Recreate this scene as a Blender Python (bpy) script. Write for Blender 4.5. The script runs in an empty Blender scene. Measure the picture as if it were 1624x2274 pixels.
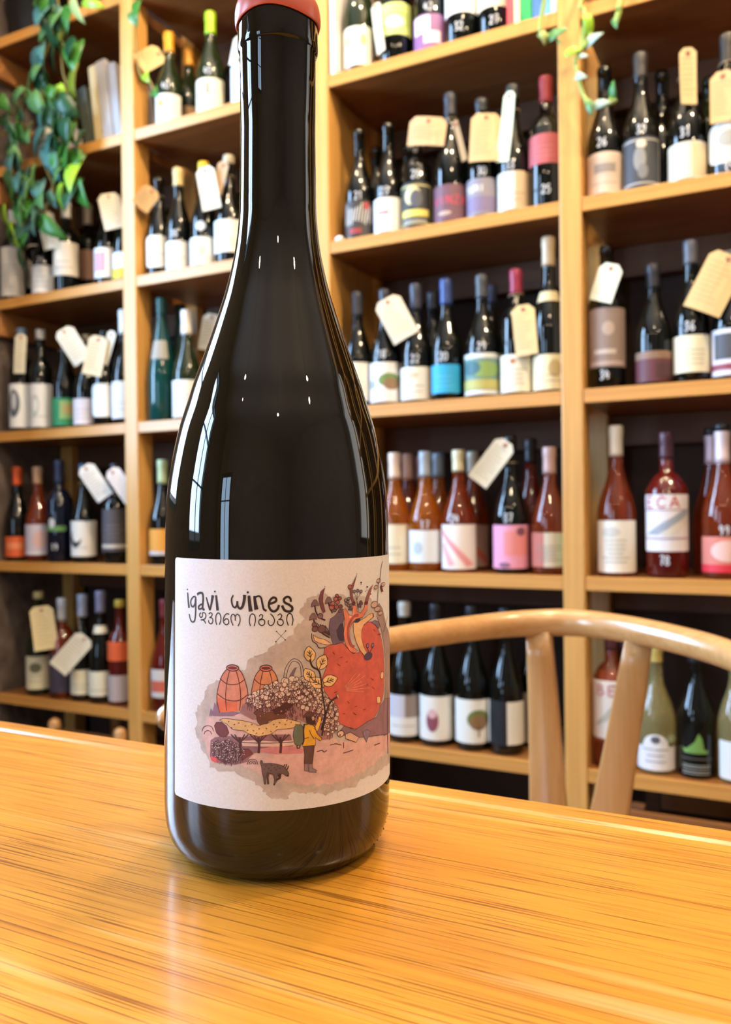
import bpy, bmesh, math, random
from mathutils import Vector, Matrix
from mathutils.geometry import tessellate_polygon

C = bpy.context.scene.collection
SC = bpy.context.scene

# ------------------------------------------------------------------ camera, world, lights, exposure
CZ = 0.8666                                   # eye height over the floor
RIGHT = Vector((0.89314151, 0.44963062, -0.01142562))
DOWN = Vector((-0.00833208, -0.00885849, -0.99992605))
FWD = Vector((-0.44969859, 0.89317066, -0.00416552))
cam_data = bpy.data.cameras.new('camera')
cam = bpy.data.objects.new('camera', cam_data)
C.objects.link(cam)
m = Matrix.Identity(4)
for i in range(3):
    m[i][0] = RIGHT[i]; m[i][1] = -DOWN[i]; m[i][2] = -FWD[i]
m[2][3] = CZ
cam.matrix_world = m
cam_data.sensor_fit = 'VERTICAL'
cam_data.sensor_height = 36.0
cam_data.lens = 1850.0 * 36.0 / 2274.0
cam_data.clip_start = 0.02
cam_data.dof.use_dof = True
cam_data.dof.focus_distance = 0.272
cam_data.dof.aperture_fstop = 16.5
SC.camera = cam

SC.view_settings.view_transform = 'Standard'
SC.view_settings.look = 'None'
SC.view_settings.gamma = 1.0
SC.view_settings.use_curve_mapping = False
SC.view_settings.exposure = 0.58

world = bpy.data.worlds.new('World')
SC.world = world
world.use_nodes = True
world.node_tree.nodes['Background'].inputs[0].default_value = (0.75, 0.86, 1.0, 1)
world.node_tree.nodes['Background'].inputs[1].default_value = 0.6


def area(name, loc, rot, sx, sy, power, col):
    l = bpy.data.lights.new(name, 'AREA')
    l.shape = 'RECTANGLE'; l.size = sx; l.size_y = sy; l.energy = power; l.color = col
    o = bpy.data.objects.new(name, l); C.objects.link(o)
    o.location = loc; o.rotation_euler = rot
    return o


PI = math.pi
# daylight just outside the three windows and the glazed street door
area('daylight_window_1', (-2.34, 0.74, 1.80), (0, -PI / 2, 0), 1.5, 0.66, 80, (0.42, 0.66, 1.0))
area('daylight_window_2', (-2.34, -1.05, 1.65), (0, -PI / 2, 0), 1.5, 0.8, 82, (0.48, 0.70, 1.0))
area('daylight_door', (-1.55, -3.40, 1.2), (PI / 2, 0, 0), 0.8, 1.9, 30, (0.48, 0.72, 1.0))
area('daylight_window_3', (2.12, 2.28, 1.75), (-PI / 2, 0, 0), 1.15, 2.0, 11, (1.0, 0.93, 0.82))
# pendant lamps: position of each bulb and its strength
PENDANTS = [(-0.69, -1.47, 2.45, 150), (0.92, -1.42, 2.45, 200), (1.62, -0.15, 2.45, 330), (0.62, 1.05, 2.80, 1250),
            (-0.25, 1.12, 2.84, 900), (-1.10, 1.05, 2.84, 470), (0.30, -0.20, 2.62, 470)]
LAMP_COL = (1.0, 0.77, 0.49)


# ------------------------------------------------------------------ materials
def H(h):
    def f(v):
        v /= 255.0
        return v / 12.92 if v <= 0.04045 else ((v + 0.055) / 1.055) ** 2.4
    return (f(int(h[0:2], 16)), f(int(h[2:4], 16)), f(int(h[4:6], 16)), 1.0)


def base_mat(name):
    mt = bpy.data.materials.new(name); mt.use_nodes = True
    return mt, mt.node_tree, mt.node_tree.nodes['Principled BSDF']


_paint = {}


def paint(hexcol, rough=0.6, kind='paper'):
    key = (hexcol, rough, kind)
    if key in _paint: return _paint[key]
    mt, nt, p = base_mat(kind + '_' + hexcol)
    p.inputs['Base Color'].default_value = H(hexcol)
    p.inputs['Roughness'].default_value = rough
    if kind == 'ink':                      # watercolour granulation
        nt = mt.node_tree
        tc = nt.nodes.new('ShaderNodeTexCoord'); n = nt.nodes.new('ShaderNodeTexNoise')
        n.inputs['Scale'].default_value = 260; n.inputs['Detail'].default_value = 6; n.inputs['Roughness'].default_value = 0.7
        hs = nt.nodes.new('ShaderNodeHueSaturation'); hs.inputs['Color'].default_value = H(hexcol)
        mr = nt.nodes.new('ShaderNodeMapRange'); mr.inputs['From Min'].default_value = 0.3; mr.inputs['From Max'].default_value = 0.7
        mr.inputs['To Min'].default_value = 0.80; mr.inputs['To Max'].default_value = 1.20
        nt.links.new(tc.outputs['Object'], n.inputs['Vector']); nt.links.new(n.outputs['Fac'], mr.inputs['Value'])
        nt.links.new(mr.outputs['Result'], hs.inputs['Value']); nt.links.new(hs.outputs['Color'], p.inputs['Base Color'])
    if kind == 'capsule':
        p.inputs['Metallic'].default_value = 0.15
        p.inputs['Coat Weight'].default_value = 0.15
    _paint[key] = mt
    return mt


def glass(name, col, trans=0.0, rough=0.03, ior=1.5):
    mt, nt, p = base_mat(name)
    p.inputs['Base Color'].default_value = (*col, 1)
    p.inputs['Roughness'].default_value = rough
    p.inputs['IOR'].default_value = ior
    p.inputs['Transmission Weight'].default_value = trans
    return mt


GL = {'black': glass('glass_black', (0.003, 0.0035, 0.0025)), 'green': glass('glass_green', (0.012, 0.02, 0.007)),
      'teal': glass('glass_teal', (0.003, 0.045, 0.04)), 'navy': glass('glass_navy', (0.004, 0.006, 0.016)),
      'red': glass('glass_red', (0.12, 0.008, 0.005), 0.25), 'rose': glass('glass_rose', (0.62, 0.11, 0.03), 0.85),
      'amber': glass('glass_amber', (0.80, 0.24, 0.015), 0.8), 'clear': glass('glass_clear', (0.75, 0.66, 0.30), 0.8)}


def nd(nt, typ, **kw):
    n = nt.nodes.new(typ)
    for k, v in kw.items(): setattr(n, k, v)
    return n


def wood(name, light, dark, axis, rough=0.4, coat=0.0, fine=1.0, bump=0.0, pores=0.0, porecol=None):
    """Long grain along one object axis (0 x, 1 y, 2 z)."""
    mt, nt, p = base_mat(name)
    L = nt.links.new
    tc = nd(nt, 'ShaderNodeTexCoord')

    def mp(along, across):
        mnode = nd(nt, 'ShaderNodeMapping')
        s = [across * fine] * 3; s[axis] = along * fine
        mnode.inputs['Scale'].default_value = s
        L(tc.outputs['Object'], mnode.inputs['Vector'])
        return mnode.outputs['Vector']
    n1 = nd(nt, 'ShaderNodeTexNoise'); n1.inputs['Scale'].default_value = 1.0; n1.inputs['Detail'].default_value = 5.0
    n1.inputs['Roughness'].default_value = 0.62
    L(mp(1.3, 30.0) if not pores else mp(1.6, 60.0), n1.inputs['Vector'])
    n2 = nd(nt, 'ShaderNodeTexNoise'); n2.inputs['Scale'].default_value = 1.0; n2.inputs['Detail'].default_value = 4.0
    L(mp(4.0, 190.0) if not pores else mp(6.0, 520.0), n2.inputs['Vector'])
    mx = nd(nt, 'ShaderNodeMath', operation='MULTIPLY_ADD')
    L(n2.outputs['Fac'], mx.inputs[0]); mx.inputs[1].default_value = 0.55
    sc = nd(nt, 'ShaderNodeMath', operation='MULTIPLY'); L(n1.outputs['Fac'], sc.inputs[0]); sc.inputs[1].default_value = 0.6
    L(sc.outputs[0], mx.inputs[2])
    r = nd(nt, 'ShaderNodeValToRGB')
    r.color_ramp.elements[0].position = 0.40 if not pores else 0.34; r.color_ramp.elements[0].color = (*dark, 1)
    r.color_ramp.elements[1].position = 0.70 if not pores else 0.62; r.color_ramp.elements[1].color = (*light, 1)
    L(mx.outputs[0], r.inputs['Fac'])
    col = r.outputs['Color']
    if pores:
        n3 = nd(nt, 'ShaderNodeTexNoise'); n3.inputs['Scale'].default_value = 1.0; n3.inputs['Detail'].default_value = 2.0
        L(mp(15.0, 1600.0), n3.inputs['Vector'])
        r3 = nd(nt, 'ShaderNodeValToRGB')
        r3.color_ramp.elements[0].position = 0.575; r3.color_ramp.elements[0].color = (0, 0, 0, 1)
        r3.color_ramp.elements[1].position = 0.63; r3.color_ramp.elements[1].color = (1, 1, 1, 1)
        L(n3.outputs['Fac'], r3.inputs['Fac'])
        f = nd(nt, 'ShaderNodeMath', operation='MULTIPLY'); L(r3.outputs['Color'], f.inputs[0]); f.inputs[1].default_value = pores
        n5 = nd(nt, 'ShaderNodeTexNoise'); n5.inputs['Scale'].default_value = 1.0; n5.inputs['Detail'].default_value = 3.0
        L(mp(5.0, 16.0), n5.inputs['Vector'])
        hsv = nd(nt, 'ShaderNodeHueSaturation'); mr = nd(nt, 'ShaderNodeMapRange')
        mr.inputs['From Min'].default_value = 0.3; mr.inputs['From Max'].default_value = 0.7
        mr.inputs['To Min'].default_value = 0.82; mr.inputs['To Max'].default_value = 1.12
        L(n5.outputs['Fac'], mr.inputs['Value']); L(mr.outputs['Result'], hsv.inputs['Value']); L(col, hsv.inputs['Color'])
        col = hsv.outputs['Color']
        mixc = nd(nt, 'ShaderNodeMix', data_type='RGBA')
        L(f.outputs[0], mixc.inputs['Factor']); L(col, mixc.inputs['A']); mixc.inputs['B'].default_value = (*porecol, 1)
        # pale worn flecks along the grain
        n4 = nd(nt, 'ShaderNodeTexNoise'); n4.inputs['Scale'].default_value = 1.0; n4.inputs['Detail'].default_value = 3.0
        L(mp(5.0, 70.0), n4.inputs['Vector'])
        r4 = nd(nt, 'ShaderNodeValToRGB')
        r4.color_ramp.elements[0].position = 0.60; r4.color_ramp.elements[0].color = (0, 0, 0, 1)
        r4.color_ramp.elements[1].position = 0.78; r4.color_ramp.elements[1].color = (0.55, 0.55, 0.55, 1)
        L(n4.outputs['Fac'], r4.inputs['Fac'])
        mix2 = nd(nt, 'ShaderNodeMix', data_type='RGBA')
        L(r4.outputs['Color'], mix2.inputs['Factor']); L(mixc.outputs['Result'], mix2.inputs['A'])
        mix2.inputs['B'].default_value = (0.84, 0.55, 0.25, 1)
        col = mix2.outputs['Result']
    L(col, p.inputs['Base Color'])
    p.inputs['Roughness'].default_value = rough
    p.inputs['Coat Weight'].default_value = coat
    p.inputs['Coat Roughness'].default_value = 0.16
    if bump:
        b = nd(nt, 'ShaderNodeBump'); b.inputs['Strength'].default_value = bump; b.inputs['Distance'].default_value = 0.0005
        L(n2.outputs['Fac'], b.inputs['Height']); L(b.outputs['Normal'], p.inputs['Normal'])
    return mt


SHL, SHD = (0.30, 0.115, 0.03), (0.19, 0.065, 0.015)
M_SHELF = wood('shelf_wood', SHL, SHD, 0, 0.38)  # boards coloured darker: the shade under and between shelves is put into the wood
M_LIT_EDGE = wood('shelf_lit_edge_wood', (0.68, 0.33, 0.08), (0.52, 0.23, 0.048), 0, 0.35)  # paler tone of the same wood, as the light falls on the shelf fronts
M_POST = wood('post_wood', (0.71, 0.38, 0.105), (0.56, 0.28, 0.068), 2, 0.38)
M_SHELF_Y = wood('cleat_wood', (0.50, 0.22, 0.07), (0.34, 0.14, 0.04), 1, 0.5)
M_TABLE = wood('table_oak', (0.66, 0.285, 0.030), (0.49, 0.18, 0.013), 0, 0.33, 0.30, 1.0, 0.12, 0.9, (0.22, 0.070, 0.006))
M_CHAIR = wood('chair_oak', (0.62, 0.33, 0.125), (0.49, 0.24, 0.08), 0, 0.26, 0.4)
M_CHAIR_V = wood('chair_oak_upright', (0.62, 0.33, 0.125), (0.49, 0.24, 0.08), 2, 0.28, 0.3)
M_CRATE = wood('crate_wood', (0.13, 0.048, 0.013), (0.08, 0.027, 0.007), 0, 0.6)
M_FLOOR = wood('floor_boards', (0.16, 0.09, 0.05), (0.09, 0.05, 0.025), 0, 0.5)


def rough_wall(name, c1, c2, scale, bump):
    mt, nt, p = base_mat(name)
    L = nt.links.new
    tc = nd(nt, 'ShaderNodeTexCoord')
    n = nd(nt, 'ShaderNodeTexNoise'); n.inputs['Scale'].default_value = scale; n.inputs['Detail'].default_value = 6
    L(tc.outputs['Object'], n.inputs['Vector'])
    r = nd(nt, 'ShaderNodeValToRGB')
    r.color_ramp.elements[0].position = 0.35; r.color_ramp.elements[0].color = (*c1, 1)
    r.color_ramp.elements[1].position = 0.68; r.color_ramp.elements[1].color = (*c2, 1)
    L(n.outputs['Fac'], r.inputs['Fac']); L(r.outputs['Color'], p.inputs['Base Color'])
    b = nd(nt, 'ShaderNodeBump'); b.inputs['Strength'].default_value = bump; b.inputs['Distance'].default_value = 0.02
    L(n.outputs['Fac'], b.inputs['Height']); L(b.outputs['Normal'], p.inputs['Normal'])
    p.inputs['Roughness'].default_value = 0.85
    return mt


M_BRICK = rough_wall('old_rough_wall', (0.085, 0.060, 0.048), (0.155, 0.115, 0.095), 16.0, 0.7)
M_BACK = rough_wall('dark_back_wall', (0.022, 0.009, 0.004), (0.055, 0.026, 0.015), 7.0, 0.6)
M_PLASTER = rough_wall('plaster_grey', (0.20, 0.19, 0.175), (0.25, 0.24, 0.225), 3.0, 0.1)
M_CEIL = rough_wall('ceiling_paint', (0.60, 0.58, 0.54), (0.66, 0.64, 0.60), 2.0, 0.1)


def pane_mat():
    mt = bpy.data.materials.new('window_glass'); mt.use_nodes = True
    nt = mt.node_tree; nt.nodes.clear()
    out = nd(nt, 'ShaderNodeOutputMaterial'); mix = nd(nt, 'ShaderNodeMixShader')
    tr = nd(nt, 'ShaderNodeBsdfTransparent'); gl = nd(nt, 'ShaderNodeBsdfGlossy'); fr = nd(nt, 'ShaderNodeFresnel')
    gl.inputs['Roughness'].default_value = 0.02
    nt.links.new(fr.outputs[0], mix.inputs[0]); nt.links.new(tr.outputs[0], mix.inputs[1])
    nt.links.new(gl.outputs[0], mix.inputs[2]); nt.links.new(mix.outputs[0], out.inputs['Surface'])
    return mt


M_PANE = pane_mat()


# ------------------------------------------------------------------ object helpers
def tag(o, label=None, cat=None, group=None, kind=None):
    if label: o['label'] = label
    if cat: o['category'] = cat
    if group: o['group'] = group
    if kind: o['kind'] = kind
    return o


def thing(name, label, cat, loc=(0, 0, 0), group=None, rotz=0.0):
    o = bpy.data.objects.new(name, None); C.objects.link(o)
    o.empty_display_size = 0.05
    o.location = loc; o.rotation_euler = (0, 0, rotz)
    return tag(o, label, cat, group)


def mesh_obj(name, verts, faces, mats, parent=None, smooth=True, midx=None):
    me = bpy.data.meshes.new(name)
    me.from_pydata(verts, [], faces)
    if not isinstance(mats, (list, tuple)): mats = [mats]
    for mt in mats: me.materials.append(mt)
    if midx: me.polygons.foreach_set('material_index', midx)
    me.polygons.foreach_set('use_smooth', [smooth] * len(me.polygons))
    me.update()
    o = bpy.data.objects.new(name, me); C.objects.link(o)
    if parent: o.parent = parent
    return o


def from_bm(name, bm, mat, parent=None, smooth=False):
    me = bpy.data.meshes.new(name); bm.to_mesh(me); bm.free()
    me.materials.append(mat)
    me.polygons.foreach_set('use_smooth', [smooth] * len(me.polygons))
    o = bpy.data.objects.new(name, me); C.objects.link(o)
    if parent: o.parent = parent
    return o


def bm_box(bm, x0, x1, y0, y1, z0, z1, bevel=0.0, mtx=None):
    r = bmesh.ops.create_cube(bm, size=1.0)
    vs = r['verts']
    for v in vs:
        v.co = Vector(((x0 + x1) / 2 + v.co.x * (x1 - x0), (y0 + y1) / 2 + v.co.y * (y1 - y0), (z0 + z1) / 2 + v.co.z * (z1 - z0)))
    if bevel:
        es = list({e for v in vs for e in v.link_edges})
        rb = bmesh.ops.bevel(bm, geom=es, offset=bevel, segments=2, affect='EDGES', profile=0.5)
        vs = list({v for f in rb['faces'] for v in f.verts} | {v for v in vs if v.is_valid})
    if mtx is not None:
        bmesh.ops.transform(bm, matrix=mtx, verts=vs)
    return vs


def box(name, x0, x1, y0, y1, z0, z1, mat, parent=None, bevel=0.002):
    bm = bmesh.new(); bm_box(bm, x0, x1, y0, y1, z0, z1, bevel)
    return from_bm(name, bm, mat, parent)


def centred_box(name, x0, x1, y0, y1, z0, z1, mat, parent=None, bevel=0.002, off=0.0):
    """Box whose own origin is its centre, so that grain differs from board to board."""
    c = Vector(((x0 + x1) / 2 + off, (y0 + y1) / 2, (z0 + z1) / 2))
    bm = bmesh.new(); bm_box(bm, x0 - c.x, x1 - c.x, y0 - c.y, y1 - c.y, z0 - c.z, z1 - c.z, bevel)
    o = from_bm(name, bm, mat, parent)
    o.location = c
    return o


def lathe_data(prof, seg=32, z_off=0.0):
    verts, faces = [], []
    n = len(prof)
    rings = []
    for (z, r) in prof:
        if r <= 1e-6:
            rings.append([len(verts)]); verts.append((0, 0, z + z_off))
        else:
            ids = []
            for k in range(seg):
                a = 2 * PI * k / seg
                ids.append(len(verts)); verts.append((r * math.cos(a), r * math.sin(a), z + z_off))
            rings.append(ids)
    for i in range(n - 1):
        a, b = rings[i], rings[i + 1]
        if len(a) == 1 and len(b) == 1: continue
        for k in range(seg):
            k2 = (k + 1) % seg
            if len(a) == 1: faces.append((a[0], b[k2], b[k]))
            elif len(b) == 1: faces.append((a[k], a[k2], b[0]))
            else: faces.append((a[k], a[k2], b[k2], b[k]))
    return verts, faces


def catmull(pts, sub=6):
    if len(pts) < 3: return [tuple(p) for p in pts]
    out = []
    P = [pts[0]] + list(pts) + [pts[-1]]
    for i in range(1, len(P) - 2):
        p0, p1, p2, p3 = P[i - 1], P[i], P[i + 1], P[i + 2]
        for k in range(sub):
            t = k / sub
            out.append(tuple(0.5 * (2 * b + (c - a) * t + (2 * a - 5 * b + 4 * c - d) * t * t + (3 * b - a - 3 * c + d) * t ** 3)
                             for a, b, c, d in zip(p0, p1, p2, p3)))
    out.append(tuple(pts[-1]))
    return out


def tube_data(path, rad, seg=10, flat=1.0, up=Vector((0, 0, 1))):
    """Swept tube; rad a number or a list; flat scales the cross-section along the side direction."""
    n = len(path)
    verts, faces = [], []
    P = [Vector(p) for p in path]
    for i in range(n):
        t = (P[min(i + 1, n - 1)] - P[max(i - 1, 0)]).normalized()
        s = t.cross(up)
        if s.length < 1e-3: s = t.cross(Vector((0, 1, 0)))
        s.normalize(); u = s.cross(t).normalized()
        r = rad[i] if isinstance(rad, (list, tuple)) else rad
        for k in range(seg):
            a = 2 * PI * k / seg
            verts.append(tuple(P[i] + s * (r * flat * math.cos(a)) + u * (r * math.sin(a))))
    for i in range(n - 1):
        for k in range(seg):
            k2 = (k + 1) % seg
            faces.append((i * seg + k, (i + 1) * seg + k, (i + 1) * seg + k2, i * seg + k2))
    faces.append(tuple(range(seg)))
    faces.append(tuple(reversed(range((n - 1) * seg, n * seg))))
    return verts, faces


# ------------------------------------------------------------------ flat print wrapped round a bottle
class Print:
    """Gathers filled shapes and ribbons given in (arc length, height) and lays them on a turned surface."""
    def __init__(self, rfun, rref):
        self.rfun, self.rref = rfun, rref
        self.v, self.f, self.mi, self.mats = [], [], [], []

    def slot(self, mat):
        if mat not in self.mats: self.mats.append(mat)
        return self.mats.index(mat)

    def put(self, s, z, off):
        th = s / self.rref
        r = self.rfun(z) + off
        self.v.append((r * math.sin(th), -r * math.cos(th), z))
        return len(self.v) - 1

    def poly(self, pts, mat, off, ds=0.0016):
        bm = bmesh.new()
        vs = [bm.verts.new((p[0], p[1], 0)) for p in pts]
        for t in tessellate_polygon([[Vector((p[0], p[1], 0)) for p in pts]]):
            try: bm.faces.new([vs[i] for i in t])
            except ValueError: pass
        lo, hi = min(p[0] for p in pts), max(p[0] for p in pts)
        k = math.floor(lo / ds) + 1
        while k * ds < hi:
            bmesh.ops.bisect_plane(bm, geom=bm.verts[:] + bm.edges[:] + bm.faces[:], plane_co=(k * ds, 0, 0), plane_no=(1, 0, 0))
            k += 1
        sl = self.slot(mat)
        bm.normal_update()
        ids = {}
        for f in bm.faces:
            q = []
            for v in f.verts:
                if v not in ids: ids[v] = self.put(v.co.x, v.co.y, off)
                q.append(ids[v])
            if f.normal.z < 0: q.reverse()
            self.f.append(tuple(q)); self.mi.append(sl)
        bm.free()

    def ribbon(self, pts, w, mat, off, smooth=True):
        if smooth: pts = catmull(pts, 5)
        out = [pts[0]]
        for a, b in zip(pts, pts[1:]):
            d = math.hypot(b[0] - a[0], b[1] - a[1])
            n = max(1, int(d / 0.0015))
            for k in range(1, n + 1): out.append((a[0] + (b[0] - a[0]) * k / n, a[1] + (b[1] - a[1]) * k / n))
        pts = out
        n = len(pts); sl = self.slot(mat); prev = None
        for i in range(n):
            a, b = pts[max(i - 1, 0)], pts[min(i + 1, n - 1)]
            dx, dz = b[0] - a[0], b[1] - a[1]
            d = math.hypot(dx, dz) or 1.0
            t = i / max(n - 1, 1)
            ww = (w[0] + (w[1] - w[0]) * t if isinstance(w, (tuple, list)) else w) / 2
            nx, nz = -dz / d * ww, dx / d * ww
            cur = (self.put(pts[i][0] + nx, pts[i][1] + nz, off), self.put(pts[i][0] - nx, pts[i][1] - nz, off))
            if prev: self.f.append((prev[0], prev[1], cur[1], cur[0])); self.mi.append(sl)
            prev = cur

    def ellipse(self, c, r, mat, off, n=18):
        pts = [(c[0] + r[0] * math.cos(2 * PI * k / n), c[1] + r[1] * math.sin(2 * PI * k / n)) for k in range(n)]
        if r[0] > 0.002: self.poly(pts, mat, off)
        else:
            sl = self.slot(mat)
            ids = [self.put(p[0], p[1], off) for p in pts]
            self.f.append(tuple(ids)); self.mi.append(sl)
        return pts

    def build(self, name, parent):
        if not self.f: return None
        return mesh_obj(name, self.v, self.f, self.mats, parent, True, self.mi)


GLYPH = {  # hand-drawn strokes in a unit box
    '0': [[(.5, 1), (.1, .8), (.1, .2), (.5, 0), (.9, .2), (.9, .8), (.5, 1)]],
    '1': [[(.3, .8), (.55, 1), (.5, 0)]],
    '2': [[(.1, .8), (.4, 1), (.85, .8), (.6, .4), (.1, .02), (.9, .05)]],
    '3': [[(.1, .9), (.6, 1), (.8, .75), (.4, .52), (.85, .3), (.5, 0), (.1, .1)]],
    '4': [[(.4, 1), (.1, .4), (.9, .45)], [(.7, .8), (.65, 0)]],
    '5': [[(.85, 1), (.25, .95), (.2, .6), (.7, .6), (.8, .2), (.4, 0), (.1, .1)]],
    '6': [[(.75, 1), (.25, .6), (.15, .2), (.5, 0), (.85, .25), (.5, .5), (.2, .3)]],
    '7': [[(.1, .95), (.9, 1), (.45, 0)], [(.3, .5), (.8, .52)]],
    '8': [[(.5, .52), (.15, .78), (.5, 1), (.85, .78), (.5, .52), (.1, .22), (.5, 0), (.9, .22), (.5, .52)]],
    '9': [[(.8, .7), (.5, .5), (.2, .75), (.5, 1), (.8, .75), (.75, .3), (.45, 0)]],
    'E': [[(.85, 1), (.1, 1)], [(.1, 1), (.1, 0), (.85, 0)], [(.1, .52), (.7, .52)]], 'C': [[(.9, .85), (.5, 1), (.1, .6), (.15, .2), (.5, 0), (.9, .15)]],
    'A': [[(.05, 0), (.5, 1), (.95, 0)], [(.25, .35), (.75, .35)]], 'B': [[(.1, 0), (.1, 1), (.7, .9), (.6, .55), (.1, .52)], [(.5, .52), (.9, .3), (.6, 0), (.1, 0)]],
    'V': [[(.05, 1), (.5, 0), (.95, 1)]], 'I': [[(.5, 1), (.5, 0)]], 'N': [[(.1, 0), (.1, 1), (.9, 0), (.9, 1)]],
    'Z': [[(.1, 1), (.9, 1), (.1, 0), (.9, 0)]], 'Y': [[(.05, 1), (.5, .5), (.95, 1)], [(.5, .5), (.5, 0)]],
    'U': [[(.1, 1), (.1, .25), (.5, 0), (.9, .25), (.9, 1)]], 'M': [[(.05, 0), (.15, 1), (.5, .35), (.85, 1), (.95, 0)]]}


def write(pr, txt, s0, s1, z0, z1, mat, off, w):
    n = len(txt); cw = (s1 - s0) / n
    for i, ch in enumerate(txt):
        for st in GLYPH.get(ch, []):
            pts = [(s0 + cw * (i + 0.08 + 0.80 * x), z0 + (z1 - z0) * y) for x, y in st]
            pr.ribbon(pts, w, mat, off, ch.isdigit())

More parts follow.
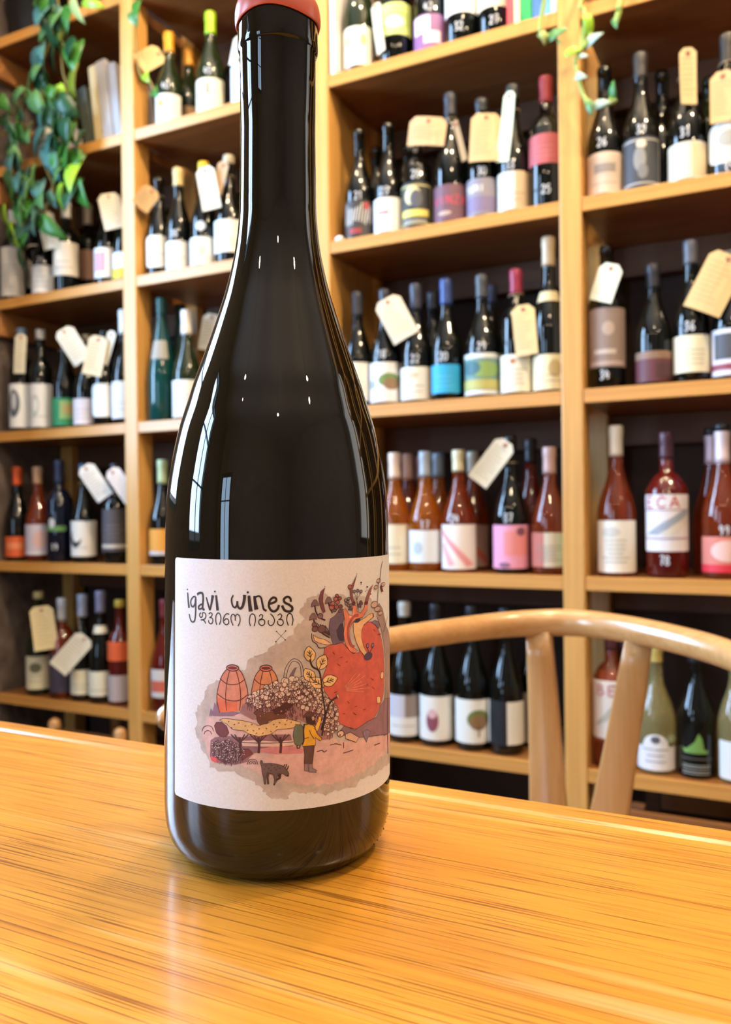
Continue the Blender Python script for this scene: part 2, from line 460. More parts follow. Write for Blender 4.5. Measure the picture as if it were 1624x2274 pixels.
# ------------------------------------------------------------------ measured tables
# bottles: key, shelf, x, y, radius, height, shape, glass, capsule, label, chalk price, description
BOTTLES = [
 ('b21', 'b', -1.4831, 1.791, 0.037, 0.2628, 'burg', 'green', (0.2057, 'd9960f'), (0.008, 0.0837, 'efece4', 70, [('rect', -0.6, 0.55, -0.2, 0.8, 'e3a33a'), ('lines', 3, '8a8378')]), ('40', 0.1051), 'dark bottle with golden yellow capsule and white label, beside the tan tag'),
 ('b22', 'b', -1.4838, 1.876, 0.036, 0.2653, 'burg', 'green', (0.2113, 'c9871a'), (0.0494, 0.0864, 'a8835a', 60, []), None, 'dark bottle with orange capsule standing behind the yellow capped one'),
 ('b23', 'b', -1.3454, 1.793, 0.039, 0.2806, 'burg', 'green', (0.2215, '9fc61d'), (0.008, 0.0924, 'eeebd2', 72, [('rect', -0.1, 0.5, 0.1, 0.85, '8d8a78'), ('lines', 3, '8a8378')]), ('45', 0.1109), 'dark green bottle with lime green capsule and cream label'),
 ('b24', 'b', -1.233, 1.793, 0.039, 0.25, 'burg', 'black', (0.22, 'd8d2c0'), (0.008, 0.1028, 'f2f1ee', 75, [('lines', 3, '8a8378')]), None, 'bottle with bright white label half hidden by the big bottle neck'),
 ('b31', 'b', -0.905, 1.792, 0.038, 0.35, 'burg', 'green', (0.2963, 'caa23a'), (0.0155, 0.1073, 'f0ecdf', 75, [('ell', -0.45, 0.65, 0.16, 0.14, 'd9c27a'), ('ell', 0.35, 0.65, 0.16, 0.14, 'd9c27a'), ('lines', 2, '8a8378')]), None, 'bottle with white label bearing two gold ovals, beside the white booklet'),
 ('b32', 'b', -0.8092, 1.793, 0.039, 0.3383, 'burg', 'black', (0.2804, '2b2b2b'), (0.0622, 0.1364, 'c3d27e', 80, [('rect', -0.8, 0.25, 0.8, 0.7, 'a9c36a'), ('ell', 0.1, 0.4, 0.45, 0.2, 'e4ecd2')]), None, 'bottle with pale green label set high above black glass'),
 ('b33', 'b', -0.7207, 1.791, 0.037, 0.3187, 'bord', 'black', (0.262, '3a2f45'), (0.008, 0.0858, '8a5d8e', 80, [('rect', -0.75, 0.45, 0.1, 0.95, 'efe3ee'), ('rect', -0.2, 0.15, 0.6, 0.5, 'e2cfe0')]), ('42', 0.102), 'bottle with purple label carrying white squares'),
 ('b34', 'b', -0.6432, 1.792, 0.038, 0.3093, 'bord', 'black', (0.2587, '2a2a2a'), (0.0677, 0.152, 'efeee8', 80, [('lines', 2, '8a8378')]), ('32', 0.0379), 'bottle with white label and chalk number 32 on its base'),
 ('b35', 'b', -0.5661, 1.792, 0.038, 0.2938, 'bord', 'black', (0.2441, '2a2a2a'), (0.0594, 0.1392, 'ece3c8', 80, [('lines', 2, '8a8378')]), ('27', 0.0302), 'bottle with cream label and chalk number 27, beside the books'),
 ('c11', 'c', -2.091, 1.79, 0.036, 0.2811, 'burg', 'black', (0.236, 'dcd8d0'), (0.0146, 0.1622, 'dcd4c4', 75, [('lines', 6, '8a8378')]), None, 'leftmost bottle under the ivy, tall cream label with lines of print'),
 ('c12', 'c', -2.091, 1.876, 0.036, 0.2838, 'burg', 'black', None, (0.0579, 0.1968, 'e5e2da', 75, [('lines', 2, '8a8378')]), None, 'bottle with long white label behind the round dark ivy leaf'),
 ('c13', 'c', -1.9611, 1.791, 0.037, 0.25, 'burg', 'black', None, (0.008, 0.0889, 'eeefee', 80, [('lines', 3, '8a8378')]), ('24', 0.1046), 'bottle with low white label under the pale pointed tag'),
 ('c14', 'c', -1.8727, 1.791, 0.037, 0.2716, 'burg', 'black', (0.2204, 'd2d2d0'), (0.047, 0.1436, 'ece2d0', 80, [('lines', 2, '8a8378')]), None, 'dark bottle with silver capsule and cream label above bare blue glass'),
 ('c15', 'c', -1.8669, 1.87, 0.03, 0.2866, 'bord', 'black', (0.2232, 'a79d90'), (0.0553, 0.143, '9c7560', 75, []), None, 'slim dark bottle with taupe capsule and brown label'),
 ('c16', 'c', -1.7157, 1.791, 0.0345, 0.25, 'burg', 'black', (0.2118, '22222a'), (0.0203, 0.104, 'ecebe6', 82, [('rect', -0.62, 0.2, 0.1, 0.85, 'c99aa8')]), None, 'dark bottle whose white label holds a dusky pink panel'),
 ('c17', 'c', -1.6455, 1.79, 0.0345, 0.25, 'burg', 'black', None, (0.008, 0.081, 'dfe3ea', 75, [('rect', -1, 0, 1, 0.4, 'd8c433')]), None, 'bottle with blue white and yellow label half behind the post'),
 ('c21', 'c', -1.5264, 1.792, 0.0346, 0.2756, 'burg', 'black', None, (0.022, 0.109, 'eae7da', 72, [('shape', 'oval'), ('lines', 2, '8a8378')]), None, 'black bottle with rounded oval cream label, left in its bay'),
 ('c22', 'c', -1.4562, 1.79, 0.0345, 0.2863, 'burg', 'black', (0.2367, 'd3b77e'), (0.008, 0.0824, 'ebebe8', 72, [('lines', 2, '8a8378')]), ('38', 0.1026), 'bottle with tan capsule and plain white label'),
 ('c23', 'c', -1.3719, 1.791, 0.037, 0.2864, 'burg', 'black', (0.2649, 'dcb51d'), (0.008, 0.0794, 'e9ebe2', 75, [('ell', 0, 0.5, 0.2, 0.2, 'ccd6a0'), ('lines', 1, '8a8378')]), None, 'bottle with yellow cap and small round medal above white label'),
 ('c24', 'c', -1.2916, 1.793, 0.039, 0.289, 'burg', 'black', (0.2667, 'b3a68c'), (0.0278, 0.1116, 'eceae4', 80, [('lines', 2, '8a8378')]), None, 'tall dark bottle with beige foil cap and high white label'),
 ('c31', 'c', -0.9077, 1.79, 0.036, 0.2727, 'burg', 'black', None, (0.008, 0.0927, '38322f', 80, [('scrib', -0.7, 0.3, 0.7, 0.95, 'e4dfd6'), ('rect', 0.35, 0.75, 0.6, 0.95, 'b04040'), ('rect', -0.4, 0.08, 0.2, 0.22, '9c3434')]), ('21', 0.1043), 'black bottle with charcoal label scribbled white, by the left post'),
 ('c32', 'c', -0.9053, 1.876, 0.036, 0.2616, 'burg', 'black', None, None, None, 'unlabelled dark bottle behind the charcoal labelled one'),
 ('c33', 'c', -0.8307, 1.791, 0.0348, 0.2709, 'burg', 'black', None, (0.008, 0.0871, 'ecebea', 82, [('rect', -0.5, 0.5, 0.1, 0.62, 'd6888c')]), ('23', 0.1027), 'black bottle with white label and small faded red print'),
 ('c34', 'c', -0.8184, 1.876, 0.036, 0.25, 'burg', 'black', None, None, None, 'unlabelled dark bottle in the second row behind the tan folded tag'),
 ('c35', 'c', -0.7589, 1.791, 0.0348, 0.25, 'burg', 'black', None, (0.008, 0.1091, '2f2f30', 85, [('frame', 0.06, 'd9d08e'), ('ell', -0.1, 0.7, 0.4, 0.22, 'd6cf9a'), ('ell', 0.08, 0.62, 0.3, 0.2, '50535f'), ('rect', -0.7, 0.22, 0.7, 0.38, 'e0d26a'), ('rect', -0.6, 0.08, 0.6, 0.16, '8d8c86')]), ('28', 0.1276), 'bottle with black and cream framed label under the tan folded tag'),
 ('c36', 'c', -0.6743, 1.793, 0.039, 0.306, 'burg', 'black', (0.2528, '34343c'), (0.008, 0.0882, '6e4a56', 82, [('txt', 'VINZA', -0.75, 0.45, 0.8, 0.68, 'c5405a'), ('ell', -0.2, 0.2, 0.3, 0.06, 'b8a090')]), None, 'tall black bottle with mauve label and red lettering'),
 ('c37', 'c', -0.5989, 1.79, 0.0345, 0.2744, 'burg', 'black', (0.2464, '2a2a2c'), (0.008, 0.089, '8a8590', 82, [('txt', 'YUMI', -0.85, 0.62, 0.2, 0.82, 'd8d5d8'), ('rect', -0.8, 0.1, 0.8, 0.5, '7b6f90')]), ('30', 0.1037), 'bottle with grey violet label hanging a large tan tag'),
 ('c38', 'c', -0.5281, 1.793, 0.0351, 0.2899, 'burg', 'black', (0.2573, '26282a'), (0.0086, 0.0908, 'dfe0da', 82, [('rect', 0.15, 0, 1, 1, 'cdb594'), ('ell', -0.5, 0.6, 0.2, 0.12, 'b9b7aa'), ('lines', 2, '8a8378')]), ('33', 0.1054), 'bottle with half white half tan label beside the pale edge-on tag'),
 ('c39', 'c', -0.4543, 1.793, 0.0373, 0.2912, 'bord', 'black', (0.2321, '8e2a30'), (0.0927, 0.1563, 'b0565a', 85, [('lines', 3, 'c07a78')]), ('25', 0.0376), 'bottle with deep red capsule and red over white label'),
 ('c41', 'c', -0.3311, 1.793, 0.0359, 0.2826, 'burg', 'black', None, (0.008, 0.0924, 'd8c3ae', 82, [('rect', -0.4, 0.5, 0.5, 0.72, '9a8f85'), ('lines', 1, '8a8378')]), ('26', 0.1136), 'dark bottle with pinkish beige label, behind the trailing plant tip'),
 ('c42', 'c', -0.258, 1.793, 0.0359, 0.2912, 'burg', 'black', (0.2377, '3a3735'), (0.008, 0.1084, '3b3d42', 82, [('frame', 0.05, 'b6b2ac'), ('ell', 0.05, 0.85, 0.2, 0.09, 'd8d0b4'), ('ell', -0.02, 0.55, 0.25, 0.25, '8d8c88'), ('ell', 0.1, 0.3, 0.2, 0.15, '77787a')]), ('39', 0.1238), 'black bottle with silver framed dark picture label'),
 ('c43', 'c', -0.1691, 1.793, 0.0367, 0.2759, 'burg', 'black', None, (0.008, 0.0799, 'd9d3c0', 82, [('rect', 0.2, 0.05, 0.95, 0.95, 'd6c6a0')]), ('31', 0.0993), 'tall black bottle with plain cream label and folded tan tag'),
 ('c44', 'c', -0.0935, 1.793, 0.0367, 0.2863, 'burg', 'black', (0.2245, '2c2926'), (0.0241, 0.1037, 'cfcdc4', 75, [('shape', 'oval'), ('ell', 0, 0.6, 0.4, 0.2, 'a5a59c')]), ('35', 0.0137), 'bottle at the right edge with rounded grey white label'),
 ('c45', 'c', -0.2266, 1.878, 0.038, 0.2867, 'burg', 'black', None, None, None, 'unlabelled dark bottle behind the silver framed label bottle'),
 ('c46', 'c', -0.1336, 1.878, 0.038, 0.25, 'bord', 'green', None, None, None, 'plain green bottle in the second row at the right edge'),
 ('d11', 'd', -2.0618, 1.791, 0.037, 0.3157, 'burg', 'black', (0.2858, '7f9bb0'), (0.0133, 0.1442, 'ebeceb', 80, [('ell', -0.3, 0.55, 0.4, 0.32, '5a6068'), ('ell', -0.3, 0.6, 0.18, 0.2, 'c5c8cc')]), None, 'bottle with pale blue cap and white label bearing a dark figure'),
 ('d12', 'd', -1.9778, 1.787, 0.033, 0.3019, 'burg', 'black', (0.2725, 'a8a8a8'), (0.0103, 0.1381, 'e8eaec', 78, [('ell', -0.2, 0.5, 0.3, 0.25, 'b4c4c6'), ('ell', -0.2, 0.5, 0.2, 0.16, 'e8eaec'), ('lines', 1, '8a8378')]), None, 'bottle with silver cap and white label with a pale ring'),
 ('d13', 'd', -1.8848, 1.791, 0.037, 0.2901, 'burg', 'black', None, (0.009, 0.0892, '2c8a58', 85, [('rect', -0.1, 0.25, 0.8, 0.9, '8fae6c'), ('rect', 0.1, 0.45, 0.6, 0.75, 'b79a5a')]), None, 'dark bottle with green landscape label'),
 ('d14', 'd', -1.7997, 1.791, 0.037, 0.2681, 'burg', 'black', (0.2487, '6a6052'), (0.008, 0.0821, 'e3d7d8', 80, [('lines', 3, '8a8378')]), None, 'bottle with low pinkish white label under two cream tags'),
 ('d15', 'd', -1.7256, 1.787, 0.0345, 0.2721, 'burg', 'black', None, (0.0242, 0.1184, 'ecebe4', 72, [('shape', 'oval')]), None, 'bottle with white oval label in front of the slanted thin tag'),
 ('d16', 'd', -1.6554, 1.79, 0.0345, 0.323, 'burg', 'black', (0.2536, 'dcdcda'), (0.0168, 0.1197, 'e4e6ea', 80, [('lines', 2, '8a8378')]), None, 'bottle with white capsule cut off by the left post'),
 ('d21', 'd', -1.522, 1.793, 0.039, 0.3409, 'flute', 'teal', (0.2965, '0d4a44'), (0.1701, 0.222, '9a958a', 45, []), None, 'tall dark teal bottle with grey label high on its neck'),
 ('d22', 'd', -1.647, 1.876, 0.036, 0.3174, 'burg', 'black', (0.2576, 'b9bfc6'), None, None, 'bottle with pale silver capsule behind the teal bottle'),
 ('d23', 'd', -1.4366, 1.793, 0.039, 0.2976, 'burg', 'green', (0.231, 'eeeae2'), (0.008, 0.1057, 'edeae4', 78, [('lines', 4, '8a8378')]), None, 'dark green bottle with white capsule and large white label'),
 ('d24', 'd', -1.525, 1.876, 0.036, 0.3407, 'flute', 'teal', (0.3152, '0c3c40'), None, None, 'slim teal bottle in the second row'),
 ('d25', 'd', -1.4164, 1.877, 0.037, 0.3001, 'burg', 'black', (0.2503, 'd8d6ca'), None, None, 'dark bottle behind the curve of the big bottle, with cream tag'),
 ('d31', 'd', -0.9177, 1.791, 0.0353, 0.2797, 'burg', 'black', (0.2201, '33343c'), (0.014, 0.1065, 'e8e2d0', 82, []), None, 'bottle with cream label partly hidden by the big bottle'),
 ('d32', 'd', -0.8443, 1.792, 0.0363, 0.2765, 'burg', 'black', (0.2391, '33323a'), (0.008, 0.1004, 'eceae6', 84, [('ell', 0.3, 0.55, 0.55, 0.18, '6f8a4c'), ('ell', 0.4, 0.45, 0.4, 0.15, '8f7050'), ('rect', -0.9, 0.35, -0.4, 0.55, '9aa3a8')]), ('18', 0.1192), 'bottle with white label showing a green tree, under a slanted cream tag'),
 ('d33', 'd', -0.7649, 1.793, 0.0366, 0.2796, 'burg', 'black', (0.2188, '3a3c4a'), (0.008, 0.0827, 'e9e5d6', 84, [('ell', -0.2, 0.75, 0.4, 0.1, 'cfc6a8'), ('lines', 2, '8a8378')]), ('22', 0.1012), 'bottle with navy capsule and cream label, second from the tree label'),
 ('d34', 'd', -0.7562, 1.876, 0.036, 0.2787, 'burg', 'black', (0.2353, '2c2f38'), None, None, 'dark bottle in second row between cream and bright blue labels'),
 ('d35', 'd', -0.6895, 1.793, 0.0366, 0.2808, 'burg', 'black', (0.221, '33487e'), (0.0172, 0.0818, '2ca3d4', 62, [('lines', 3, '6fc0e0')]), ('20', 0.1), 'bottle with blue capsule and bright blue label'),
 ('d36', 'd', -0.6039, 1.793, 0.039, 0.2791, 'burg', 'black', (0.2256, '45474a'), (0.008, 0.0989, '6f8f86', 84, [('rect', -1, 0.88, 1, 1, 'dfe3e0'), ('rect', -1, 0, 1, 0.1, 'dfe3e0'), ('ell', 0.2, 0.6, 0.6, 0.2, '86a35a'), ('ell', -0.4, 0.65, 0.4, 0.18, '3f6a72'), ('rect', -1, 0.12, 1, 0.36, 'b5b064')]), ('29', 0.1137), 'bottle with green and blue landscape label edged in white'),
 ('d37', 'd', -0.6101, 1.876, 0.036, 0.276, 'burg', 'black', (0.234, '2f3d5e'), None, None, 'bottle with dark blue capsule behind the landscape label'),
 ('d38', 'd', -0.5251, 1.793, 0.0355, 0.2797, 'bord', 'black', (0.2253, '8c2440'), (0.008, 0.0893, 'ebe5d0', 84, [('ell', -0.1, 0.82, 0.14, 0.08, 'b77a5a'), ('lines', 4, '8a8378')]), None, 'bottle with crimson capsule and cream label with small crest'),
 ('d39', 'd', -0.4525, 1.793, 0.0355, 0.3398, 'burg', 'black', (0.2767, 'cfb594'), (0.008, 0.0828, 'e6d9b0', 84, [('ell', 0.3, 0.6, 0.3, 0.25, 'bda777'), ('lines', 2, '8a8378')]), None, 'bottle with tan capsule, cream neck band and cream label'),
 ('d41', 'd', -0.33, 1.791, 0.037, 0.3023, 'burg', 'black', None, (0.0445, 0.1665, '8d7a70', 82, [('ell', 0.1, 0.65, 0.25, 0.12, 'b29f90'), ('rect', -0.5, 0.22, 0.4, 0.3, 'c2b3a6'), ('rect', -0.7, 0.03, 0.8, 0.1, 'b79f93')]), ('34', 0.0287), 'bottle with tall grey brown label and folded white tag'),
 ('d42', 'd', -0.2371, 1.793, 0.0358, 0.25, 'burg', 'black', (0.2004, '23232b'), (0.008, 0.0692, '5f2f34', 80, [('rect', -1, 0.75, 1, 1, '8a6c58'), ('rect', 0.1, 0.1, 0.8, 0.6, '4a2c30')]), None, 'black bottle with dark wine red label'),
 ('d43', 'd', -0.1647, 1.795, 0.0348, 0.2887, 'burg', 'black', (0.2399, '54545a'), (0.0212, 0.0946, 'e6dfc0', 84, [('lines', 4, 'a8a084')]), ('36', 0.1123), 'bottle with silver grey capsule and broad cream label'),
 ('d44', 'd', -0.0916, 1.793, 0.036, 0.2561, 'burg', 'black', (0.203, '3a3a3e'), (0.0094, 0.0997, 'd8d6e0', 80, [('rect', -0.7, 0.35, 0.9, 0.9, '4a4a50'), ('rect', -1, 0.12, 1, 0.25, '8a3d4c')]), None, 'bottle with blue white label at the right edge, under the large tan tag'),
 ('e11', 'e', -2.089, 1.791, 0.037, 0.2851, 'burg', 'black', (0.2289, 'd9571f'), (0.0133, 0.0739, 'd9602c', 84, [('rect', -0.5, 0.4, 0.5, 0.7, 'e58a5c')]), None, 'bottle with orange capsule and orange label'),
 ('e12', 'e', -2.0017, 1.79, 0.036, 0.2822, 'burg', 'rose', (0.2309, 'b89478'), (0.02, 0.1101, 'c9c3d4', 82, [('ell', 0.3, 0.5, 0.4, 0.3, 'd7b4b2'), ('rect', -1, 0.02, 1, 0.1, 'e2e0e6')]), None, 'rose bottle with pale lilac label at far left'),
 ('e13', 'e', -1.9144, 1.792, 0.038, 0.2994, 'bord', 'navy', (0.2289, '22304e'), (0.0904, 0.106, '5d8a4a', 45, []), ('19', 0.0447), 'navy black bottle with white emblem and green stripe'),
 ('e14', 'e', -1.8149, 1.791, 0.037, 0.2853, 'burg', 'black', (0.2461, '2b4a66'), (0.0189, 0.12, 'e9e5dc', 80, [('ell', -0.35, 0.5, 0.4, 0.25, '35323a'), ('ell', -0.25, 0.6, 0.32, 0.2, 'e9e5dc'), ('lines', 1, '8a8378')]), None, 'black bottle with white label carrying a dark swirl'),
 ('e15', 'e', -1.6944, 1.791, 0.037, 0.2811, 'bord', 'black', (0.2301, '2c2838'), (0.0345, 0.1534, '4f474a', 82, [('lines', 5, '8a8484'), ('rect', -0.8, 0.08, 0.8, 0.16, 'cdc2b2')]), None, 'dark bottle with tall charcoal label by the left post'),
 ('e21', 'e', -1.524, 1.791, 0.037, 0.2858, 'burg', 'black', (0.2201, 'b4c79a'), (0.0268, 0.0972, 'e09a3a', 80, [('rect', -1, 0, 1, 0.15, 'cfc6c0')]), None, 'bottle with pale green capsule and orange label'),
 ('e31', 'e', -0.8237, 1.791, 0.037, 0.2768, 'burg', 'amber', (0.2151, 'e8cdb8'), (0.0175, 0.1083, 'eadfc2', 80, [('lines', 2, '8a8378')]), None, 'amber wine bottle with cream label, half hidden by the big bottle'),
 ('e32', 'e', -0.8275, 1.876, 0.036, 0.2794, 'burg', 'rose', (0.2152, 'cfa795'), None, None, 'rose bottle with pink capsule in the second row, left one'),
 ('e33', 'e', -0.8275, 1.961, 0.036, 0.2793, 'burg', 'rose', (0.2174, 'b98a80'), None, None, 'rose bottle with dusky pink capsule at the back'),
 ('e34', 'e', -0.7459, 1.792, 0.038, 0.2769, 'burg', 'amber', (0.2173, 'a3a8ac'), (0.021, 0.0949, 'e3e6e8', 76, [('ell', -0.3, 0.45, 0.25, 0.2, 'b8c2c8')]), ('17', 0.1072), 'orange wine bottle with grey capsule and white label'),
 ('e35', 'e', -0.7468, 1.876, 0.036, 0.2783, 'burg', 'amber', (0.2197, '7d8894'), None, None, 'orange wine bottle with blue grey capsule in the second row'),
 ('e36', 'e', -0.6641, 1.793, 0.039, 0.2767, 'burg', 'rose', (0.2274, 'ddd0a8'), (0.008, 0.1081, 'eee6dc', 82, [('poly', [(-0.9, 0.85), (-0.7, 0.9), (0.1, 0.45), (0.75, 0.1), (0.4, 0.05), (-0.3, 0.5)], 'e39a9a'), ('poly', [(-0.8, 0.55), (-0.6, 0.6), (-0.1, 0.1), (-0.4, 0.05)], 'e6a9a6')]), ('24', 0.1211), 'rose bottle with cream capsule and white label with pink brush strokes'),
 ('e37', 'e', -0.6591, 1.877, 0.037, 0.2781, 'burg', 'rose', (0.2258, 'b7b0a0'), (0.008, 0.1061, 'a08478', 82, [('poly', [(0, 0.6), (0.8, 0.2), (0.8, 0), (0, 0.4)], 'b0584a')]), None, 'rose bottle with brown label in the second row beside pink strokes'),
 ('e38', 'e', -0.5423, 1.793, 0.039, 0.3035, 'burg', 'black', None, (0.0121, 0.1069, 'e59cb8', 82, [('rect', -0.2, 0.3, 0.9, 0.85, 'e58f90'), ('ell', 0.5, 0.85, 0.2, 0.1, '7d4a60'), ('ell', -0.2, 0.08, 0.25, 0.06, '8a5a70')]), ('37', 0.1225), 'black bottle with bright pink label'),
 ('e39', 'e', -0.5202, 1.878, 0.038, 0.3013, 'burg', 'red', (0.2446, '1f1a1c'), (0.0096, 0.1059, '8a3038', 80, []), None, 'dark red bottle behind the bright pink label'),
 ('e3a', 'e', -0.455, 1.792, 0.038, 0.2745, 'burg', 'rose', (0.2161, 'c09a92'), (0.017, 0.0906, 'cdbfa8', 80, [('rect', -1, 0, -0.2, 1, 'bc6a58'), ('rect', 0.3, 0.05, 1, 0.95, 'c3cdb0'), ('lines', 5, '8a8378')]), None, 'rose bottle with red and cream striped label by the post'),
 ('e41', 'e', -0.3143, 1.793, 0.039, 0.3129, 'burg', 'rose', (0.2489, 'eee2c8'), (0.0088, 0.1158, 'ece4d4', 76, [('ell', -0.2, 0.78, 0.4, 0.1, 'cfcabf'), ('lines', 6, '8a8378')]), None, 'rose bottle with white capsule and tall cream label'),
 ('e42', 'e', -0.2148, 1.795, 0.041, 0.2948, 'bord', 'red', (0.2397, '4e2630'), (0.0535, 0.1676, 'e3dcdc', 80, [('txt', 'ECA', -0.85, 0.77, 0.55, 0.96, 'b8323e'), ('rect', -1, 0.72, 1, 0.74, 'b08080'), ('poly', [(-0.8, 0.3), (-0.3, 0.3), (0.9, 0.66), (0.9, 0.72), (0.6, 0.72)], '9aa0aa'), ('poly', [(-0.2, 0.3), (0.2, 0.28), (0.9, 0.5), (0.9, 0.66)], 'd9d0c0'), ('rect', -1, 0.22, 1, 0.24, '9a7078')]), ('78', 0.0355), 'dark red bottle with white label, red lettering and diagonal band'),
 ('e43', 'e', -0.1097, 1.793, 0.039, 0.3026, 'burg', 'rose', (0.2276, 'e6cfd0'), (0.0137, 0.0836, 'd9806e', 84, [('rect', -1, 0, 1, 0.22, 'd8303e'), ('ell', 0.2, 0.6, 0.6, 0.3, 'ecc3b8')]), ('99', 0.0959), 'rose bottle with red and pink label at the right edge'),
 ('e44', 'e', -0.1349, 1.878, 0.038, 0.3017, 'burg', 'rose', (0.2313, 'd8b8bc'), None, None, 'rose bottle with pale pink capsule in the second row, right edge'),
 ('f11', 'f', -2.0058, 1.791, 0.037, 0.3049, 'champ', 'green', (0.2859, 'c9bc86'), (0.0189, 0.116, 'e6ddb8', 82, [('ell', 0, 0.65, 0.35, 0.15, '6c6848'), ('lines', 2, '8a8378')]), None, 'bottle with gold foil top and cream label, below the orange capped bottle'),
 ('f12', 'f', -1.9096, 1.791, 0.037, 0.2896, 'burg', 'rose', (0.223, 'cfd3da'), (0.0181, 0.1292, '4a4250', 82, []), None, 'bottle with white capsule and dark plum label'),
 ('f13', 'f', -1.8245, 1.788, 0.0345, 0.3038, 'burg', 'black', (0.2385, '9fa6bc'), (0.0194, 0.0902, 'e6dfc2', 80, [('lines', 2, '8a8378')]), None, 'bottle with silver blue capsule and low cream label'),
 ('f14', 'f', -1.7543, 1.788, 0.0345, 0.3164, 'burg', 'black', (0.2543, '8a88a4'), (0.0211, 0.091, 'e8e3cc', 80, [('lines', 1, '8a8378')]), None, 'bottle with lilac capsule and cream neck label'),
 ('f15', 'f', -1.6842, 1.791, 0.0345, 0.293, 'bord', 'red', (0.275, 'c9a840'), (0.1254, 0.178, 'e0602e', 80, []), None, 'red liqueur bottle with gold cap and orange label, by the left post'),
 ('f21', 'f', -1.523, 1.792, 0.038, 0.3011, 'burg', 'red', (0.2514, '7a2a30'), (0.0384, 0.114, 'cfc9c4', 80, [('rect', -0.7, 0.2, 0.7, 0.6, 'c8604a')]), None, 'dark red bottle with white label beside the big bottle label'),
 ('f31', 'f', -0.8033, 1.793, 0.039, 0.3231, 'burg', 'black', (0.2891, 'd5d0c4'), (0.0166, 0.1104, 'c9c6d0', 80, [('rect', -1, 0, 1, 0.45, 'e6e2dc'), ('rect', 0.1, 0.45, 1, 1, '8f8078'), ('lines', 1, '8a8378')]), None, 'dark bottle with lilac and white label under the chair rail'),
 ('f32', 'f', -0.7235, 1.793, 0.039, 0.3221, 'burg', 'black', (0.2752, '26262a'), (0.0152, 0.1145, 'ebe6dc', 80, [('ell', -0.1, 0.45, 0.28, 0.26, '8a4a58'), ('ell', -0.1, 0.6, 0.2, 0.1, 'dcb4b4')]), None, 'dark bottle with white label and plum coloured round spot'),
 ('f33', 'f', -0.6362, 1.793, 0.0387, 0.3206, 'burg', 'black', (0.2746, '26262a'), (0.0181, 0.1153, 'e9e5da', 82, [('ell', 0.35, 0.55, 0.5, 0.22, '6c7a3c'), ('ell', 0.35, 0.48, 0.4, 0.18, '8a6a48'), ('rect', 0.32, 0.15, 0.38, 0.4, '5a4a34')]), None, 'dark bottle with white label showing an olive tree'),
 ('f34', 'f', -0.5574, 1.793, 0.0387, 0.3189, 'burg', 'black', (0.2737, '26262a'), (0.0241, 0.1175, 'e4dfd4', 84, [('rect', -0.75, -0.02, 0.1, 1.02, '16141a')]), None, 'dark bottle with split white label left of the chair splat'),
 ('f35', 'f', -0.5206, 1.879, 0.039, 0.3005, 'burg', 'black', (0.2591, '26262a'), (0.0111, 0.1229, 'a89a90', 80, []), None, 'dark bottle with grey brown label behind the left chair splat'),
 ('f41', 'f', -0.328, 1.793, 0.039, 0.2994, 'bord', 'rose', (0.2423, '5a2a30'), (0.0623, 0.1817, 'ddd2c8', 80, [('txt', 'BE', -0.6, 0.75, 0.3, 0.92, 'b86a6a'), ('poly', [(-0.7, 0.2), (-0.2, 0.3), (0.6, 0.65), (0.3, 0.7)], 'b4b0a0')]), None, 'rose bottle with white diagonal band label seen between the chair splats'),
 ('f42', 'f', -0.3107, 1.879, 0.039, 0.2856, 'bord', 'rose', (0.2314, '5a2a30'), (0.0448, 0.1704, 'd8ccc2', 80, [('ell', 0, 0.55, 0.5, 0.25, 'b4a090')]), None, 'rose bottle with white label behind the right chair splat'),
 ('f43', 'f', -0.2395, 1.793, 0.0377, 0.2588, 'burg', 'clear', (0.2218, 'c9b060'), (0.0094, 0.082, 'e9e6e6', 72, [('shape', 'dome'), ('ell', 0, 0.85, 0.2, 0.1, '5a5a66'), ('lines', 3, '6a6a78')]), None, 'clear straw coloured bottle with white domed label'),
 ('f44', 'f', -0.1634, 1.795, 0.0372, 0.2724, 'burg', 'black', (0.227, '26262a'), None, None, 'black bottle with green leaf emblem'),
 ('f45', 'f', -0.0876, 1.793, 0.0365, 0.2681, 'burg', 'clear', (0.2236, 'd8d8d0'), (0.0083, 0.0825, 'e6e6e2', 60, []), None, 'clear bottle with white label at the right edge of the bottom shelf'),
]
